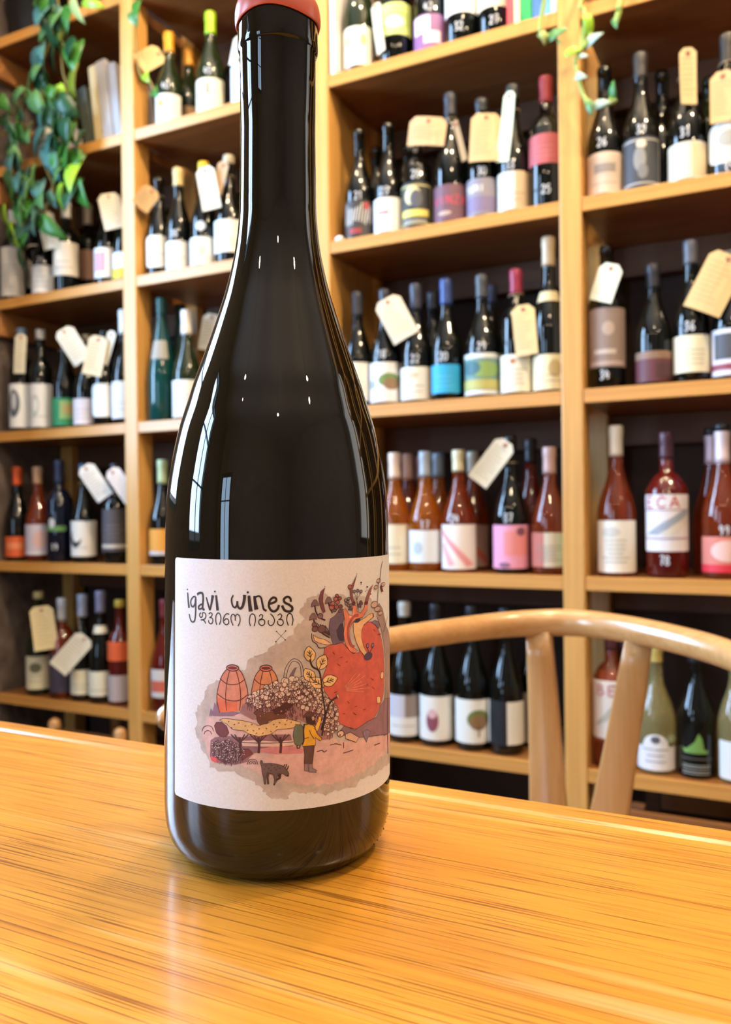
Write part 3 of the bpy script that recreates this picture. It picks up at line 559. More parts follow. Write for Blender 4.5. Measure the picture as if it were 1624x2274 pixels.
TAGS = [
 ('b21', (-1.5139, 1.751, 2.0829), 0.0533, 0.0702, 55, 20, 'd9b878', 'tan paper tag tilted sideways beside the golden capsule bottle'),
 ('b24', (-1.2379, 1.753, 2.0347), 0.0229, 0.071, 15, 50, 'ece9dc', 'pale narrow paper tag beside the big bottle neck'),
 ('b31', (-0.8372, 1.752, 1.9856), 0.0209, 0.1277, -10, 65, 'e8dfc4', 'long cream tag edge-on between the gold ovals bottle and the pale green label'),
 ('c13', (-1.8905, 1.739, 1.6804), 0.0467, 0.1116, -12, 15, 'e3ddca', 'pale pointed paper tag behind the single bright ivy leaf'),
 ('c16', (-1.658, 1.751, 1.6989), 0.0598, 0.0997, -12, 0, 'e0d5bd', 'cream paper tag with red eyelet beside the left post, above pink panel bottle'),
 ('c21', (-1.5348, 1.752, 1.7122), 0.0462, 0.0682, 35, 40, 'c9a97a', 'beige tag half behind the left post, by the rounded oval label bottle'),
 ('c23', (-1.3173, 1.739, 1.6948), 0.0486, 0.1112, -10, 25, 'e6e2d0', 'white diamond shaped hanging tag under the yellow cap'),
 ('c24', (-1.2904, 1.753, 1.7212), 0.0301, 0.0834, 18, 30, 'c2a27c', 'tan tag beside the beige foil cap'),
 ('c35', (-0.7157, 1.751, 1.7189), 0.0855, 0.0651, 8, 10, 'd3b083', 'tan folded tag lying across the cream framed bottle neck'),
 ('c36', (-0.6371, 1.753, 1.6809), 0.012, 0.0979, -14, 55, 'a88a60', 'narrow brown tag hanging edge-on right of the tall mauve label bottle'),
 ('c37', (-0.5788, 1.75, 1.6764), 0.0649, 0.1062, 4, 0, 'd3b280', 'large tan tag hanging upright on the grey violet bottle'),
 ('c38', (-0.5288, 1.753, 1.6865), 0.0272, 0.1421, 12, 60, 'eef0c8', 'tall pale yellow tag edge-on between grey violet and half tan label bottles'),
 ('c43', (-0.163, 1.753, 1.7074), 0.0301, 0.1079, -2, 45, 'dfc593', 'long folded tan tag on the tall cream label bottle'),
 ('c44', (-0.1, 1.753, 1.6531), 0.0452, 0.0973, 0, 10, 'd4b078', 'tan tag at the right edge above the rounded grey label'),
 ('d11', (-2.0247, 1.751, 1.3384), 0.0347, 0.1176, 3, 40, 'e0d9c0', 'long cream tag hanging under the pale blue cap'),
 ('d13', (-1.8056, 1.745, 1.3412), 0.0563, 0.1101, -32, 10, 'e4e0cf', 'cream tag slanting above the green landscape label'),
 ('d14', (-1.7012, 1.727, 1.298), 0.0523, 0.1097, 12, 15, 'e3d3b3', 'cream tag with orange stain above the low pinkish label'),
 ('d15', (-1.6738, 1.747, 1.3211), 0.025, 0.0949, 20, 45, 'e4e0d0', 'slanted thin white tag by the white oval label'),
 ('d25', (-1.3944, 1.837, 1.3519), 0.049, 0.1004, 10, 10, 'e9e4d0', 'cream tag touching the outline of the big bottle on the left'),
 ('d32', (-0.7984, 1.752, 1.3056), 0.0644, 0.106, -27, 5, 'e8dcc0', 'cream tag slanted over the green tree label bottle'),
 ('d38', (-0.4958, 1.753, 1.2465), 0.0483, 0.1101, -5, 15, 'e0c48f', 'two tone cream and tan tag below the crimson capsule'),
 ('d41', (-0.3238, 1.751, 1.3246), 0.048, 0.0775, 20, 35, 'eceacc', 'bright folded tag on the tall grey brown label bottle'),
 ('d44', (-0.116, 1.753, 1.2976), 0.0734, 0.1188, 27, 0, 'd9b67c', 'very large tan tag leaning at the right edge of the photo'),
 ('e14', (-1.7204, 1.737, 0.9497), 0.0503, 0.1081, -33, 10, 'e0ddd6', 'white tag slanted above the dark swirl label'),
 ('e15', (-1.6362, 1.751, 0.9405), 0.0447, 0.1044, -35, 15, 'e6dcd8', 'white tag cut by the left post, above the charcoal label'),
 ('e38', (-0.5703, 1.753, 0.9651), 0.0492, 0.1103, 38, 5, 'ddd2b8', 'cream tag leaning left from the bright pink label bottle'),
 ('f11', (-1.9235, 1.737, 0.5313), 0.0653, 0.1281, -6, 0, 'e6d3a2', 'yellowish tag with red eyelet on the gold foil bottle'),
 ('f13', (-1.8113, 1.734, 0.4662), 0.0588, 0.1227, 42, 10, 'e3dcc6', 'white folded tag leaning across the silver blue capsule bottle'),
]
LEAVES = [(-1.7128,1.6885,2.2357,0.0452,170,'y'),(-1.6537,1.6838,2.2361,0.0447,120,'l'),(-1.8091,1.6963,2.2467,0.046,200,'g'),(-1.8421,1.6897,2.2422,0.0545,150,'d'),(-1.7942,1.6782,2.1811,0.0569,180,'d'),(-1.8396,1.6781,2.153,0.0355,160,'t'),(-1.8834,1.7012,2.1372,0.0466,200,'t'),(-1.7371,1.6988,2.1243,0.0587,180,'m'),(-1.8639,1.7035,2.075,0.0464,170,'d'),(-1.7313,1.6918,2.0418,0.0613,190,'o'),(-1.7902,1.7041,2.0364,0.0269,160,'l'),(-1.8602,1.6913,2.0206,0.041,150,'t'),(-1.8196,1.6855,1.9763,0.0462,180,'d'),(-1.8042,1.6966,1.9625,0.0622,170,'m'),(-1.8504,1.6847,1.9652,0.041,200,'t'),(-1.8665,1.6873,1.9117,0.0603,215,'t'),(-1.9854,1.7043,1.9197,0.0587,170,'t'),(-1.9783,1.6882,1.8837,0.0476,190,'t'),(-2.0089,1.6972,2.0065,0.0421,160,'d'),(-1.9425,1.6925,2.0067,0.0361,140,'d'),(-1.9083,1.6965,2.0492,0.0331,120,'g'),(-1.8198,1.6842,1.8883,0.0489,190,'t'),(-1.763,1.6918,1.872,0.0752,180,'m'),(-1.7278,1.7003,1.8804,0.0479,175,'d'),(-1.805,1.6887,1.8269,0.0488,175,'t'),(-1.9417,1.6816,1.8574,0.0473,170,'d'),(-1.8958,1.6958,1.8064,0.0523,200,'g'),(-1.8795,1.6983,1.7813,0.0466,170,'t'),(-1.917,1.6934,1.7736,0.0498,160,'g'),(-1.7254,1.6769,1.7827,0.0615,180,'l'),(-1.735,1.6757,1.7375,0.0616,190,'d'),(-1.7751,1.6848,1.7329,0.0458,200,'l'),(-1.6943,1.6779,1.726,0.0478,170,'m'),(-1.9897,1.6796,1.7151,0.0422,180,'l'),(-1.9741,1.6937,1.6611,0.0503,150,'l'),(-1.8313,1.7022,1.6626,0.0597,130,'m'),(-1.9365,1.6854,1.5914,0.0473,180,'d'),(-1.9426,1.6883,1.7355,0.0417,210,'g'),(-1.9764,1.6942,1.9632,0.0419,150,'m'),(-1.8488,1.6982,2.1044,0.0409,165,'d'),(-1.8257,1.6928,2.272,0.0407,150,'m'),(-1.7524,1.6909,2.2258,0.0455,190,'m'),(-1.8453,1.6969,2.2166,0.0381,210,'g'),(-1.7845,1.6962,2.1751,0.035,140,'o'),(-1.8215,1.6913,2.0256,0.0353,200,'m'),(-1.7967,1.6792,1.9089,0.0515,165,'d'),(-1.7376,1.6874,1.8997,0.0401,170,'m'),(-1.7921,1.6965,1.8585,0.054,185,'m'),(-1.9233,1.6967,1.8336,0.036,170,'t'),(-1.9905,1.6914,1.8251,0.0309,190,'g'),(-1.7338,1.6988,1.8353,0.0347,175,'m'),(-1.9239,1.699,1.9436,0.0332,160,'g'),(-2.0064,1.6896,2.0482,0.0366,140,'m'),(-1.9716,1.7024,2.0432,0.0334,200,'g'),(-1.7563,1.6905,1.9791,0.0402,200,'d'),(-1.8397,1.6941,1.8672,0.0409,190,'t'),(-1.4973,1.6838,2.1779,0.0433,175,'m'),(-1.5073,1.6826,2.1542,0.0306,160,'g'),(-1.4704,1.6843,1.9935,0.0253,150,'l'),(-1.4412,1.6843,1.9459,0.0252,140,'m'),(-1.9221,1.6938,1.7171,0.0388,170,'d'),(-1.9857,1.685,1.6734,0.0337,190,'m'),(-1.8382,1.6796,2.0644,0.0316,160,'d'),(-1.8933,1.6902,2.0949,0.044,177,'g'),(-1.8417,1.6824,2.2596,0.0492,199,'t'),(-1.8603,1.7068,2.2259,0.0398,200,'g'),(-1.8808,1.6814,1.6799,0.0456,164,'t'),(-1.898,1.7104,1.7182,0.0403,149,'t'),(-1.7998,1.6949,1.7556,0.0322,176,'g'),(-1.8582,1.7111,2.2017,0.038,151,'g'),(-1.8045,1.7071,2.2421,0.0488,156,'t'),(-1.8544,1.6722,2.0971,0.0345,195,'g'),(-1.8546,1.6788,2.0058,0.0467,151,'g'),(-1.9541,1.7168,1.6845,0.0479,164,'t'),(-1.8962,1.692,1.7074,0.0306,160,'t'),(-1.9288,1.6761,1.7001,0.0358,171,'g'),(-1.8064,1.712,2.183,0.041,229,'g'),(-1.8499,1.6783,1.74,0.0388,158,'g'),(-1.9143,1.6899,1.7257,0.0458,201,'m'),(-1.8381,1.6813,2.13,0.046,183,'t'),(-1.8179,1.6995,2.1301,0.0484,202,'d'),(-1.8678,1.7122,2.2301,0.0349,181,'m'),(-1.9637,1.7019,1.6684,0.0462,220,'t'),(-1.9286,1.7108,1.728,0.0403,137,'m'),(-1.8455,1.7001,1.9935,0.0346,175,'g'),(-1.8247,1.696,1.7406,0.0331,154,'t'),(-1.8507,1.6707,2.2931,0.0303,157,'m'),(-1.8174,1.6901,1.9929,0.0375,167,'g'),(-1.8229,1.72,2.2232,0.0414,195,'m'),(-1.8032,1.6991,1.9752,0.0409,134,'g'),(-1.8016,1.6855,2.2767,0.0298,213,'d'),(-1.7898,1.7114,2.2147,0.0377,215,'g'),(-1.7865,1.6785,1.7967,0.0305,201,'g'),(-1.7911,1.709,1.9358,0.046,222,'g'),(-1.7401,1.6842,2.1307,0.0418,220,'d'),(-1.8001,1.6866,1.835,0.0344,220,'m'),(-1.7714,1.7172,1.847,0.0479,227,'g'),(-1.7709,1.7164,1.9757,0.0389,142,'g'),(-1.7447,1.6709,1.9082,0.041,189,'d'),(-1.7651,1.6974,1.9175,0.0395,216,'m'),(-1.749,1.6839,1.9779,0.0478,135,'d'),(-1.7732,1.6957,1.9313,0.0398,212,'d'),(-1.7643,1.6954,1.7745,0.0465,198,'d'),(-1.8049,1.7049,1.8784,0.0488,134,'d'),(-1.9658,1.6937,1.7348,0.0375,163,'d'),(-1.9326,1.6708,1.8022,0.0409,171,'t'),(-1.9845,1.7029,1.6748,0.0363,138,'d'),(-1.9366,1.679,2.047,0.0375,229,'g'),(-1.9968,1.7086,1.7977,0.0482,178,'d'),(-1.9541,1.6898,1.7431,0.0432,146,'d'),(-1.9375,1.6978,1.7898,0.0447,212,'g'),(-1.9625,1.6711,1.8628,0.0356,168,'t'),(-1.9538,1.6844,1.8876,0.0325,142,'g'),(-1.9732,1.6953,1.9127,0.0406,150,'d'),(-1.9246,1.6721,1.8036,0.0324,184,'t'),(-1.9535,1.7047,1.8035,0.0487,184,'g'),(-1.9238,1.6851,1.7737,0.0408,197,'t'),(-1.9325,1.6829,1.7293,0.0325,132,'g'),(-1.9852,1.7037,1.9622,0.035,161,'t'),(-1.9458,1.7004,1.9514,0.0385,180,'m'),(-1.9323,1.6911,1.6374,0.0327,196,'m'),(-1.9648,1.701,1.9766,0.0447,172,'m'),(-1.9507,1.6859,1.7271,0.0319,193,'m'),(-1.9614,1.6798,1.7781,0.033,208,'m')]
STEMS = [[(-1.8525,1.705,2.3113),(-1.8324,1.705,2.2551),(-1.8228,1.705,2.202),(-1.8552,1.705,2.1599),(-1.8735,1.705,2.1264),(-1.8711,1.705,2.0621),(-1.8492,1.705,2.0063),(-1.8626,1.705,1.9457),(-1.8777,1.705,1.898),(-1.8523,1.705,1.8293),(-1.8303,1.705,1.7872),(-1.8414,1.705,1.7513),(-1.8898,1.705,1.7215),(-1.9352,1.705,1.7034),(-1.9816,1.705,1.672)],[(-1.8038,1.705,2.2974),(-1.7843,1.705,2.2294),(-1.794,1.705,2.1693),(-1.7867,1.705,2.0923),(-1.7705,1.705,2.0384),(-1.7889,1.705,1.9676),(-1.7695,1.705,1.9009),(-1.7911,1.705,1.8427),(-1.7664,1.705,1.7879),(-1.7588,1.705,1.7366)],[(-1.9283,1.705,2.0756),(-1.9657,1.705,2.0326),(-2.0124,1.705,2.0144),(-1.9855,1.705,1.959),(-1.996,1.705,1.8961),(-1.9698,1.705,1.813),(-1.9558,1.705,1.7716),(-1.9347,1.705,1.7291),(-1.9573,1.705,1.6941),(-1.9587,1.705,1.6166)],[(-1.8303,1.705,1.7872),(-1.8487,1.705,1.7398),(-1.867,1.705,1.7049),(-1.8429,1.705,1.6691)],[(-1.7664,1.705,1.7879),(-1.7756,1.705,1.7521),(-1.7251,1.705,1.7306)],[(-2.0415,1.705,1.9709),(-1.9669,1.705,1.968),(-1.903,1.705,1.98)],[(-1.5235,1.705,2.2178),(-1.5116,1.705,2.1908),(-1.5274,1.705,2.1655)],[(-1.5112,1.705,2.0248),(-1.481,1.705,1.9997),(-1.459,1.705,1.9533)]]
LEAVES2 = [(-0.3345,1.702,1.7994,0.0272,80,'w'),(-0.3611,1.702,1.7322,0.0219,115,'w'),(-0.319,1.702,1.6673,0.0234,90,'w'),(-0.2904,1.702,1.8234,0.0215,165,'g'),(-0.3731,1.702,1.786,0.022,80,'l'),(-0.297,1.702,1.6899,0.0215,10,'m'),(-0.3421,1.702,1.6645,0.02,170,'g'),(-0.3431,1.702,1.8269,0.0272,170,'l'),(-0.4343,1.702,1.8285,0.0167,170,'y'),(-0.4046,1.702,1.8307,0.0277,80,'g'),(-0.3535,1.702,1.7719,0.0127,110,'w')]
STEMS2 = [([(-0.3585,1.71,1.8897),(-0.3551,1.71,1.8705),(-0.349,1.71,1.8507),(-0.352,1.71,1.8243),(-0.3585,1.71,1.7988),(-0.3659,1.71,1.7825),(-0.3724,1.71,1.766),(-0.3672,1.71,1.7419),(-0.3621,1.71,1.7133),(-0.3533,1.71,1.6904),(-0.3374,1.71,1.674),(-0.3197,1.71,1.6673),(-0.3073,1.71,1.6708),(-0.3002,1.71,1.6853),(-0.2983,1.71,1.6982)],0.0041),([(-0.3508,1.71,1.8476),(-0.3411,1.71,1.8305),(-0.3432,1.71,1.8084),(-0.3577,1.71,1.7913)],0.005),([(-0.3518,1.71,1.8442),(-0.3592,1.71,1.8217),(-0.3613,1.71,1.795)],0.0027),([(-0.281,1.71,1.8677),(-0.2855,1.71,1.8467),(-0.2918,1.71,1.8261)],0.0062),([(-0.4446,1.71,1.8537),(-0.4363,1.71,1.8394),(-0.4205,1.71,1.8352),(-0.4019,1.71,1.8358)],0.0047),([(-0.4205,1.71,1.8334),(-0.4067,1.71,1.8205),(-0.3994,1.71,1.8113)],0.0028),([(-0.3533,1.71,1.6904),(-0.3481,1.71,1.6765),(-0.3428,1.71,1.6635)],0.0045),([(-0.3179,1.71,1.6678),(-0.3021,1.71,1.6696),(-0.2916,1.71,1.6743)],0.0045)]
# drawing on the big label: part, kind, colour, layer, points in millimetres, line width
ART = [
('grey_wash','P','bcb1ad',1,[(-29.31,55.07),(-28.65,52.81),(-29.45,49.87),(-28.0,46.34),(-26.12,43.35),(-24.02,41.31),(-23.45,38.6),(-21.2,37.97),(-18.0,37.42),(-13.97,37.5),(-10.13,35.71),(-6.4,33.99),(-4.11,31.26),(-2.29,29.64),(0.44,29.88),(2.72,29.35),(3.64,31.45),(4.56,31.84),(8.3,30.58),(10.2,30.83),(15.16,29.35),(17.77,30.17),(21.08,29.92),(26.54,29.31),(28.56,30.75),(30.7,31.67),(33.84,31.36),(38.43,31.1),(44.52,31.36),(58.03,29.36),(58.03,70.34),(48.01,79.12),(43.13,85.79),(37.46,89.37),(33.87,91.65),(27.9,92.62),(24.05,92.42),(20.54,93.35),(17.27,92.61),(14.68,94.0),(10.72,93.61),(8.33,91.85),(7.85,90.03),(6.68,88.69),(8.32,86.33),(5.52,84.14),(4.59,81.87),(2.3,80.34),(0.93,79.23),(-1.8,78.36),(-3.63,76.31),(-5.91,75.39),(-8.22,74.59),(-10.1,72.35),(-10.81,70.5),(-16.94,67.47),(-20.62,66.28),(-24.0,64.82),(-25.18,62.14),(-27.35,58.15)],0),
('grey_wash','P','d2b0ae',2,[(-23.43,54.65),(-25.8,51.33),(-26.73,47.93),(-25.2,44.41),(-22.87,40.08),(-15.95,39.91),(-10.12,39.83),(-6.4,37.65),(-0.92,35.79),(5.49,34.07),(12.15,32.9),(19.4,32.68),(25.9,33.27),(32.23,34.19),(41.81,35.63),(58.03,34.61),(58.03,40.39),(33.84,44.49),(20.52,45.65),(10.21,51.16),(0.91,54.05),(-12.98,56.2)],0),
('grey_wash','P','d6aeac',2.3,[(-3.65,43.16),(5.49,43.72),(15.17,45.96),(26.55,44.57),(58.03,40.13),(58.03,36.71),(33.84,38.65),(20.52,38.12),(10.21,36.84),(3.65,37.41),(-2.74,40.4)],0),
('printed_heart','P','c75e54',3,[(14.93,76.69),(16.74,77.39),(18.6,77.41),(21.68,77.74),(23.44,75.91),(25.92,73.73),(28.57,73.64),(29.63,77.11),(29.42,80.02),(30.73,82.28),(33.04,83.38),(36.04,83.14),(39.52,80.51),(42.47,76.88),(44.25,72.61),(45.48,67.38),(45.47,62.34),(44.54,57.49),(42.85,54.84),(39.5,52.08),(36.03,49.87),(32.23,48.23),(27.88,48.38),(23.43,49.89),(20.24,51.57),(19.97,55.6),(18.87,58.09),(16.47,60.48),(14.66,63.0),(14.06,67.01),(15.69,70.58),(16.11,73.34),(14.57,74.4)],0),
('printed_heart','P','6b5a72',4,[(16.63,84.48),(17.0,85.86),(18.61,86.68),(20.26,88.44),(21.8,88.8),(22.38,86.4),(21.56,83.17),(21.79,80.32),(22.14,77.93),(19.98,77.9),(18.06,77.27),(17.16,79.78),(16.48,82.16)],0),
('printed_heart','P','3f3450',5,[(20.82,83.93),(21.79,84.09),(22.02,82.19),(22.02,78.41),(20.54,78.55),(19.7,80.04),(19.31,81.94)],0),
('printed_heart','P','da7f68',5,[(21.8,88.33),(22.73,88.97),(24.17,86.73),(25.6,86.13),(25.92,89.43),(27.23,89.57),(27.9,87.36),(29.64,86.72),(31.33,88.25),(31.63,89.67),(33.05,89.54),(32.88,87.37),(30.36,85.21),(27.23,84.94),(25.41,83.77),(24.54,81.48),(24.66,78.62),(25.92,75.87),(28.03,74.43),(26.56,73.75),(24.66,74.59),(22.84,76.92),(21.97,80.3),(22.55,84.5)],0),
('printed_heart','L','a2504e',6,[(28.58,86.1),(26.57,86.05),(24.79,84.3),(23.8,82.02),(23.92,79.17),(24.97,76.69),(26.56,75.8)],1.0),
('printed_heart','P','e3b98c',6,[(26.05,84.09),(28.58,84.18),(31.86,85.06),(34.71,85.97),(36.04,86.08),(36.32,84.68),(33.45,83.68),(31.1,82.72),(29.99,80.92),(29.85,78.53),(30.87,75.52),(32.64,73.11),(31.62,72.04),(29.27,74.28),(27.35,77.38),(26.24,80.6)],0),
('printed_heart','P','3f3450',7,[(26.44,83.91),(27.36,84.78),(29.14,84.94),(29.42,84.34),(28.03,83.76)],0),
('printed_heart','L','7a2c22',7,[(36.32,86.05),(36.69,84.64)],0.5),
('printed_heart','E','4a3b55',8,[(33.44,71.88),(2.42,1.36)],0),
('printed_heart','E','8a7388',8,[(33.04,75.48),(0.74,0.68)],0.2),
('printed_heart','L','3a2230',8,[(33.04,74.8),(33.86,72.69)],0.2),
('printed_heart','E','8a7388',8,[(36.04,75.22),(0.84,0.68)],0.2),
('printed_heart','L','3a2230',8,[(36.04,74.53),(33.86,72.69)],0.2),
('printed_heart','P','7d6c80',4,[(35.41,82.97),(37.46,83.57),(40.41,82.63),(41.59,80.99),(40.41,80.25),(38.46,81.63)],0),
('printed_heart','K','8e2a22',6,[(17.79,75.05),(18.55,74.24)],0.28),
('printed_heart','K','8e2a22',6,[(20.53,72.91),(21.56,73.09)],0.28),
('printed_heart','K','8e2a22',6,[(19.42,71.15),(20.64,70.27)],0.28),
('printed_heart','K','8e2a22',6,[(22.84,71.25),(23.68,71.43)],0.28),
('printed_heart','K','8e2a22',6,[(15.69,66.62),(16.63,65.78)],0.28),
('printed_heart','K','8e2a22',6,[(18.32,61.9),(19.53,62.04)],0.28),
('printed_heart','K','8e2a22',6,[(23.43,58.4),(24.28,57.52)],0.28),
('printed_heart','K','8e2a22',6,[(26.55,56.02),(27.75,56.1)],0.28),
('printed_heart','K','8e2a22',6,[(34.7,64.29),(36.68,63.17)],0.28),
('printed_heart','K','8e2a22',6,[(32.24,62.27),(33.36,62.37)],0.28),
('printed_heart','K','8e2a22',6,[(35.58,61.21),(37.25,60.12)],0.28),
('printed_heart','K','8e2a22',6,[(39.51,78.29),(42.08,78.23)],0.28),
('printed_heart','K','8e2a22',6,[(36.5,80.64),(37.85,79.69)],0.28),
('printed_heart','K','8e2a22',6,[(30.71,54.33),(32.08,54.36)],0.28),
('printed_heart','K','8e2a22',6,[(25.91,54.22),(27.34,53.21)],0.28),
('printed_heart','K','8e2a22',6,[(21.66,54.41),(22.48,54.57)],0.28),
('printed_heart','K','e8a58c',6,[(22.46,63.19),(27.1,67.03)],0.12),
('printed_heart','K','e8a58c',6,[(22.67,63.01),(29.31,66.57)],0.12),
('printed_heart','K','e8a58c',6,[(22.84,62.81),(31.77,65.69)],0.12),
('printed_heart','K','e8a58c',6,[(22.98,62.59),(30.13,63.88)],0.12),
('printed_heart','K','e8a58c',6,[(23.07,62.37),(32.18,62.7)],0.12),
('printed_heart','K','e8a58c',6,[(23.13,62.14),(34.19,61.16)],0.12),
('printed_heart','K','e8a58c',6,[(23.13,61.91),(31.07,60.34)],0.12),
('printed_heart','P','e3c08a',6,[(38.65,57.19),(41.21,56.78),(41.57,54.61),(38.97,54.91)],0),
('printed_heart','E','e0bb90',6,[(43.12,63.79),(1.42,1.3)],0.2),
('printed_horns','P','75404c',6,[(12.92,92.59),(13.67,94.88),(15.09,96.12),(14.43,93.92),(14.27,91.6),(15.19,88.3),(14.42,87.88),(13.57,89.78),(13.17,91.19)],0),
('printed_horns','P','8e4a50',6,[(24.54,95.7),(25.61,96.35),(27.77,99.56),(26.57,96.53),(25.61,94.21),(26.05,91.8),(27.1,90.39),(25.92,89.91),(24.98,92.36)],0),
('printed_horns','P','96504f',6,[(31.86,90.13),(32.65,92.24),(34.29,94.29),(36.51,95.92),(35.15,93.49),(33.87,91.65),(33.21,89.77)],0),
('printed_horns','E','a86a64',6.5,[(24.67,95.79),(0.87,0.67)],0.2),
('printed_horns','E','5a2030',6.5,[(26.31,90.26),(0.85,0.62)],0),
('printed_horns','E','5a2030',6.5,[(32.41,89.84),(1.04,0.63)],0),
('printed_horns','E','3a2230',6,[(15.09,96.44),(0.15,0.14)],0),
('printed_horns','E','3a2230',6,[(27.77,99.89),(0.2,0.14)],0),
('printed_horns','E','3a2230',6,[(29.86,96.89),(0.43,0.29)],0),
('printed_horns','E','3a2230',6,[(29.85,96.31),(0.22,0.15)],0),
('printed_horns','E','3a2230',6,[(33.05,95.21),(0.49,0.29)],0),
('printed_horns','E','3a2230',6,[(32.89,94.06),(0.24,0.15)],0),
('printed_horns','E','3a2230',6,[(35.06,92.62),(0.36,0.19)],0),
('printed_horns','E','3a2230',6,[(31.94,93.75),(0.24,0.14)],0),
('printed_mushrooms','P','7a6068',6,[(10.33,90.07),(10.52,91.17),(11.3,92.25),(12.08,92.31),(12.87,90.79),(12.77,90.24),(11.79,90.47)],0),
('printed_mushrooms','P','7a6068',6,[(9.7,85.81),(9.9,86.91),(10.67,87.98),(11.44,88.04),(12.23,86.52),(12.13,85.97),(11.15,86.2)],0),
('printed_mushrooms','P','7a6068',6,[(15.09,90.77),(15.29,91.88),(16.01,92.95),(16.85,93.0),(17.59,91.47),(17.48,90.91),(16.53,91.16)],0),
('printed_mushrooms','L','3a2230',5,[(11.59,90.34),(11.93,88.47),(13.17,86.56),(15.19,85.51)],0.5),
('printed_mushrooms','L','3a2230',5,[(11.1,85.97),(12.18,83.83),(14.17,81.39),(16.74,79.81)],0.5),
('printed_mushrooms','L','3a2230',5,[(16.32,91.03),(17.0,89.12),(17.8,87.67)],0.5),
('printed_mushrooms','L','4a2c34',5,[(12.42,84.75),(13.92,82.34),(16.74,80.46)],0.3),
('printed_mushrooms','L','4a2c34',5,[(13.32,84.44),(14.64,82.29),(16.74,80.8)],0.3),
('printed_mushrooms','L','4a2c34',5,[(14.22,84.14),(15.38,82.24),(16.74,81.14)],0.3),
('printed_mushrooms','L','4a2c34',5,[(15.13,83.83),(16.12,82.19),(16.74,81.47)],0.3),
('printed_mushrooms','E','a55a58',6,[(19.43,93.19),(0.66,0.56)],0.2),
('printed_mushrooms','E','b5645c',6,[(18.99,92.18),(0.77,0.66)],0.2),
('printed_mushrooms','E','8e4a50',6,[(20.54,92.27),(0.68,0.57)],0.2),
('printed_mushrooms','E','b5645c',6,[(17.8,90.71),(0.86,0.75)],0.2),
('printed_mushrooms','E','a55a58',6,[(19.7,91.06),(0.79,0.66)],0.2),
('printed_mushrooms','E','a55a58',6,[(17.53,89.56),(0.97,0.84)],0.2),
('printed_mushrooms','E','94504f',6,[(19.15,89.45),(0.89,0.75)],0.2),
('printed_mushrooms','E','6e3a44',6,[(20.82,89.58),(0.8,0.66)],0.2),
('printed_mushrooms','E','6b5a6a',6,[(18.61,88.55),(0.65,0.57)],0.2),
('printed_mushrooms','E','6b5a6a',6,[(20.54,88.19),(0.57,0.47)],0.2),
('printed_mushrooms','E','6e4a50',6,[(13.92,82.8),(1.31,1.21)],0.2),
('printed_mushrooms','E','6e4a50',6,[(11.59,82.94),(0.98,0.93)],0.2),
('printed_mushrooms','E','75505a',6,[(11.39,84.34),(0.79,0.74)],0.2),
('printed_mushrooms','E','856068',6,[(13.42,87.01),(0.9,0.83)],0.2),
('printed_mushrooms','E','8a7a86',6.2,[(26.57,94.15),(0.66,0.47)],0.2),
('printed_mushrooms','E','8a7a86',6.2,[(28.17,94.27),(0.69,0.48)],0.2),
('printed_mushrooms','E','8a7a86',6.2,[(29.71,93.92),(0.73,0.48)],0.2),
('printed_mushrooms','E','8a7a86',6.2,[(24.17,91.94),(0.62,0.47)],0.2),
('printed_mushrooms','E','8a7a86',6.2,[(23.75,90.93),(0.61,0.47)],0.2),
('printed_mushrooms','E','8a7a86',6.2,[(24.17,89.76),(0.62,0.47)],0.2),
('printed_mushrooms','E','8a7a86',6.2,[(23.15,90.36),(0.6,0.47)],0.2),
('printed_mushrooms','E','8a7a86',6.2,[(24.98,89.74),(0.63,0.48)],0.2),
('printed_mushrooms','E','8a7a86',6.2,[(22.85,91.56),(0.6,0.47)],0.2),
('printed_mushrooms','L','3a2230',6,[(26.57,93.67),(27.76,91.19),(28.58,87.3)],0.14),
('printed_mushrooms','L','3a2230',6,[(28.17,93.79),(27.76,91.19),(28.58,87.3)],0.14),
('printed_mushrooms','L','3a2230',6,[(29.71,93.44),(27.76,91.19),(28.58,87.3)],0.14),
('printed_mushrooms','P','584858',6.4,[(23.93,88.26),(24.3,89.28),(25.04,89.41),(25.67,88.5),(25.54,87.94)],0),
('printed_mushrooms','P','584858',6.4,[(27.97,88.88),(28.38,89.9),(29.21,90.02),(29.92,89.1),(29.78,88.53)],0),
('printed_mushrooms','P','584858',6.4,[(28.65,89.78),(29.07,90.8),(29.92,90.92),(30.65,90.0),(30.51,89.43)],0),
('printed_mushrooms','P','e3b98c',4,[(10.95,81.13),(12.67,80.01),(15.18,79.23),(17.8,77.48),(15.18,77.7),(12.67,78.48),(11.44,79.25)],0),
('printed_mushrooms','L','3a2230',6,[(10.47,81.62),(10.71,79.29),(12.17,78.05),(12.91,76.84),(15.18,76.67)],0.25),
('printed_leaves','P','e2bd86',7,[(10.37,72.29),(8.87,73.16),(7.96,74.5),(8.09,75.92),(8.91,77.19),(9.61,77.55),(10.87,76.47),(11.8,75.16),(11.53,73.44)],0),
('printed_leaves','K','3a2230',7.3,[(10.37,72.29),(8.87,73.16),(7.96,74.5),(8.09,75.92),(8.91,77.19),(9.61,77.55),(10.87,76.47),(11.8,75.16),(11.53,73.44),(10.37,72.29)],0.2),
('printed_leaves','K','4a3020',7.5,[(10.31,72.66),(9.64,76.33)],0.25),
('printed_leaves','K','4a3020',7.5,[(10.06,74.04),(8.93,74.94)],0.25),
('printed_leaves','K','4a3020',7.5,[(10.06,74.04),(10.73,75.14)],0.25),
('printed_leaves','K','4a3020',7.5,[(9.89,74.96),(9.05,75.89)],0.25),
('printed_leaves','K','4a3020',7.5,[(9.89,74.96),(10.37,76.04)],0.25),
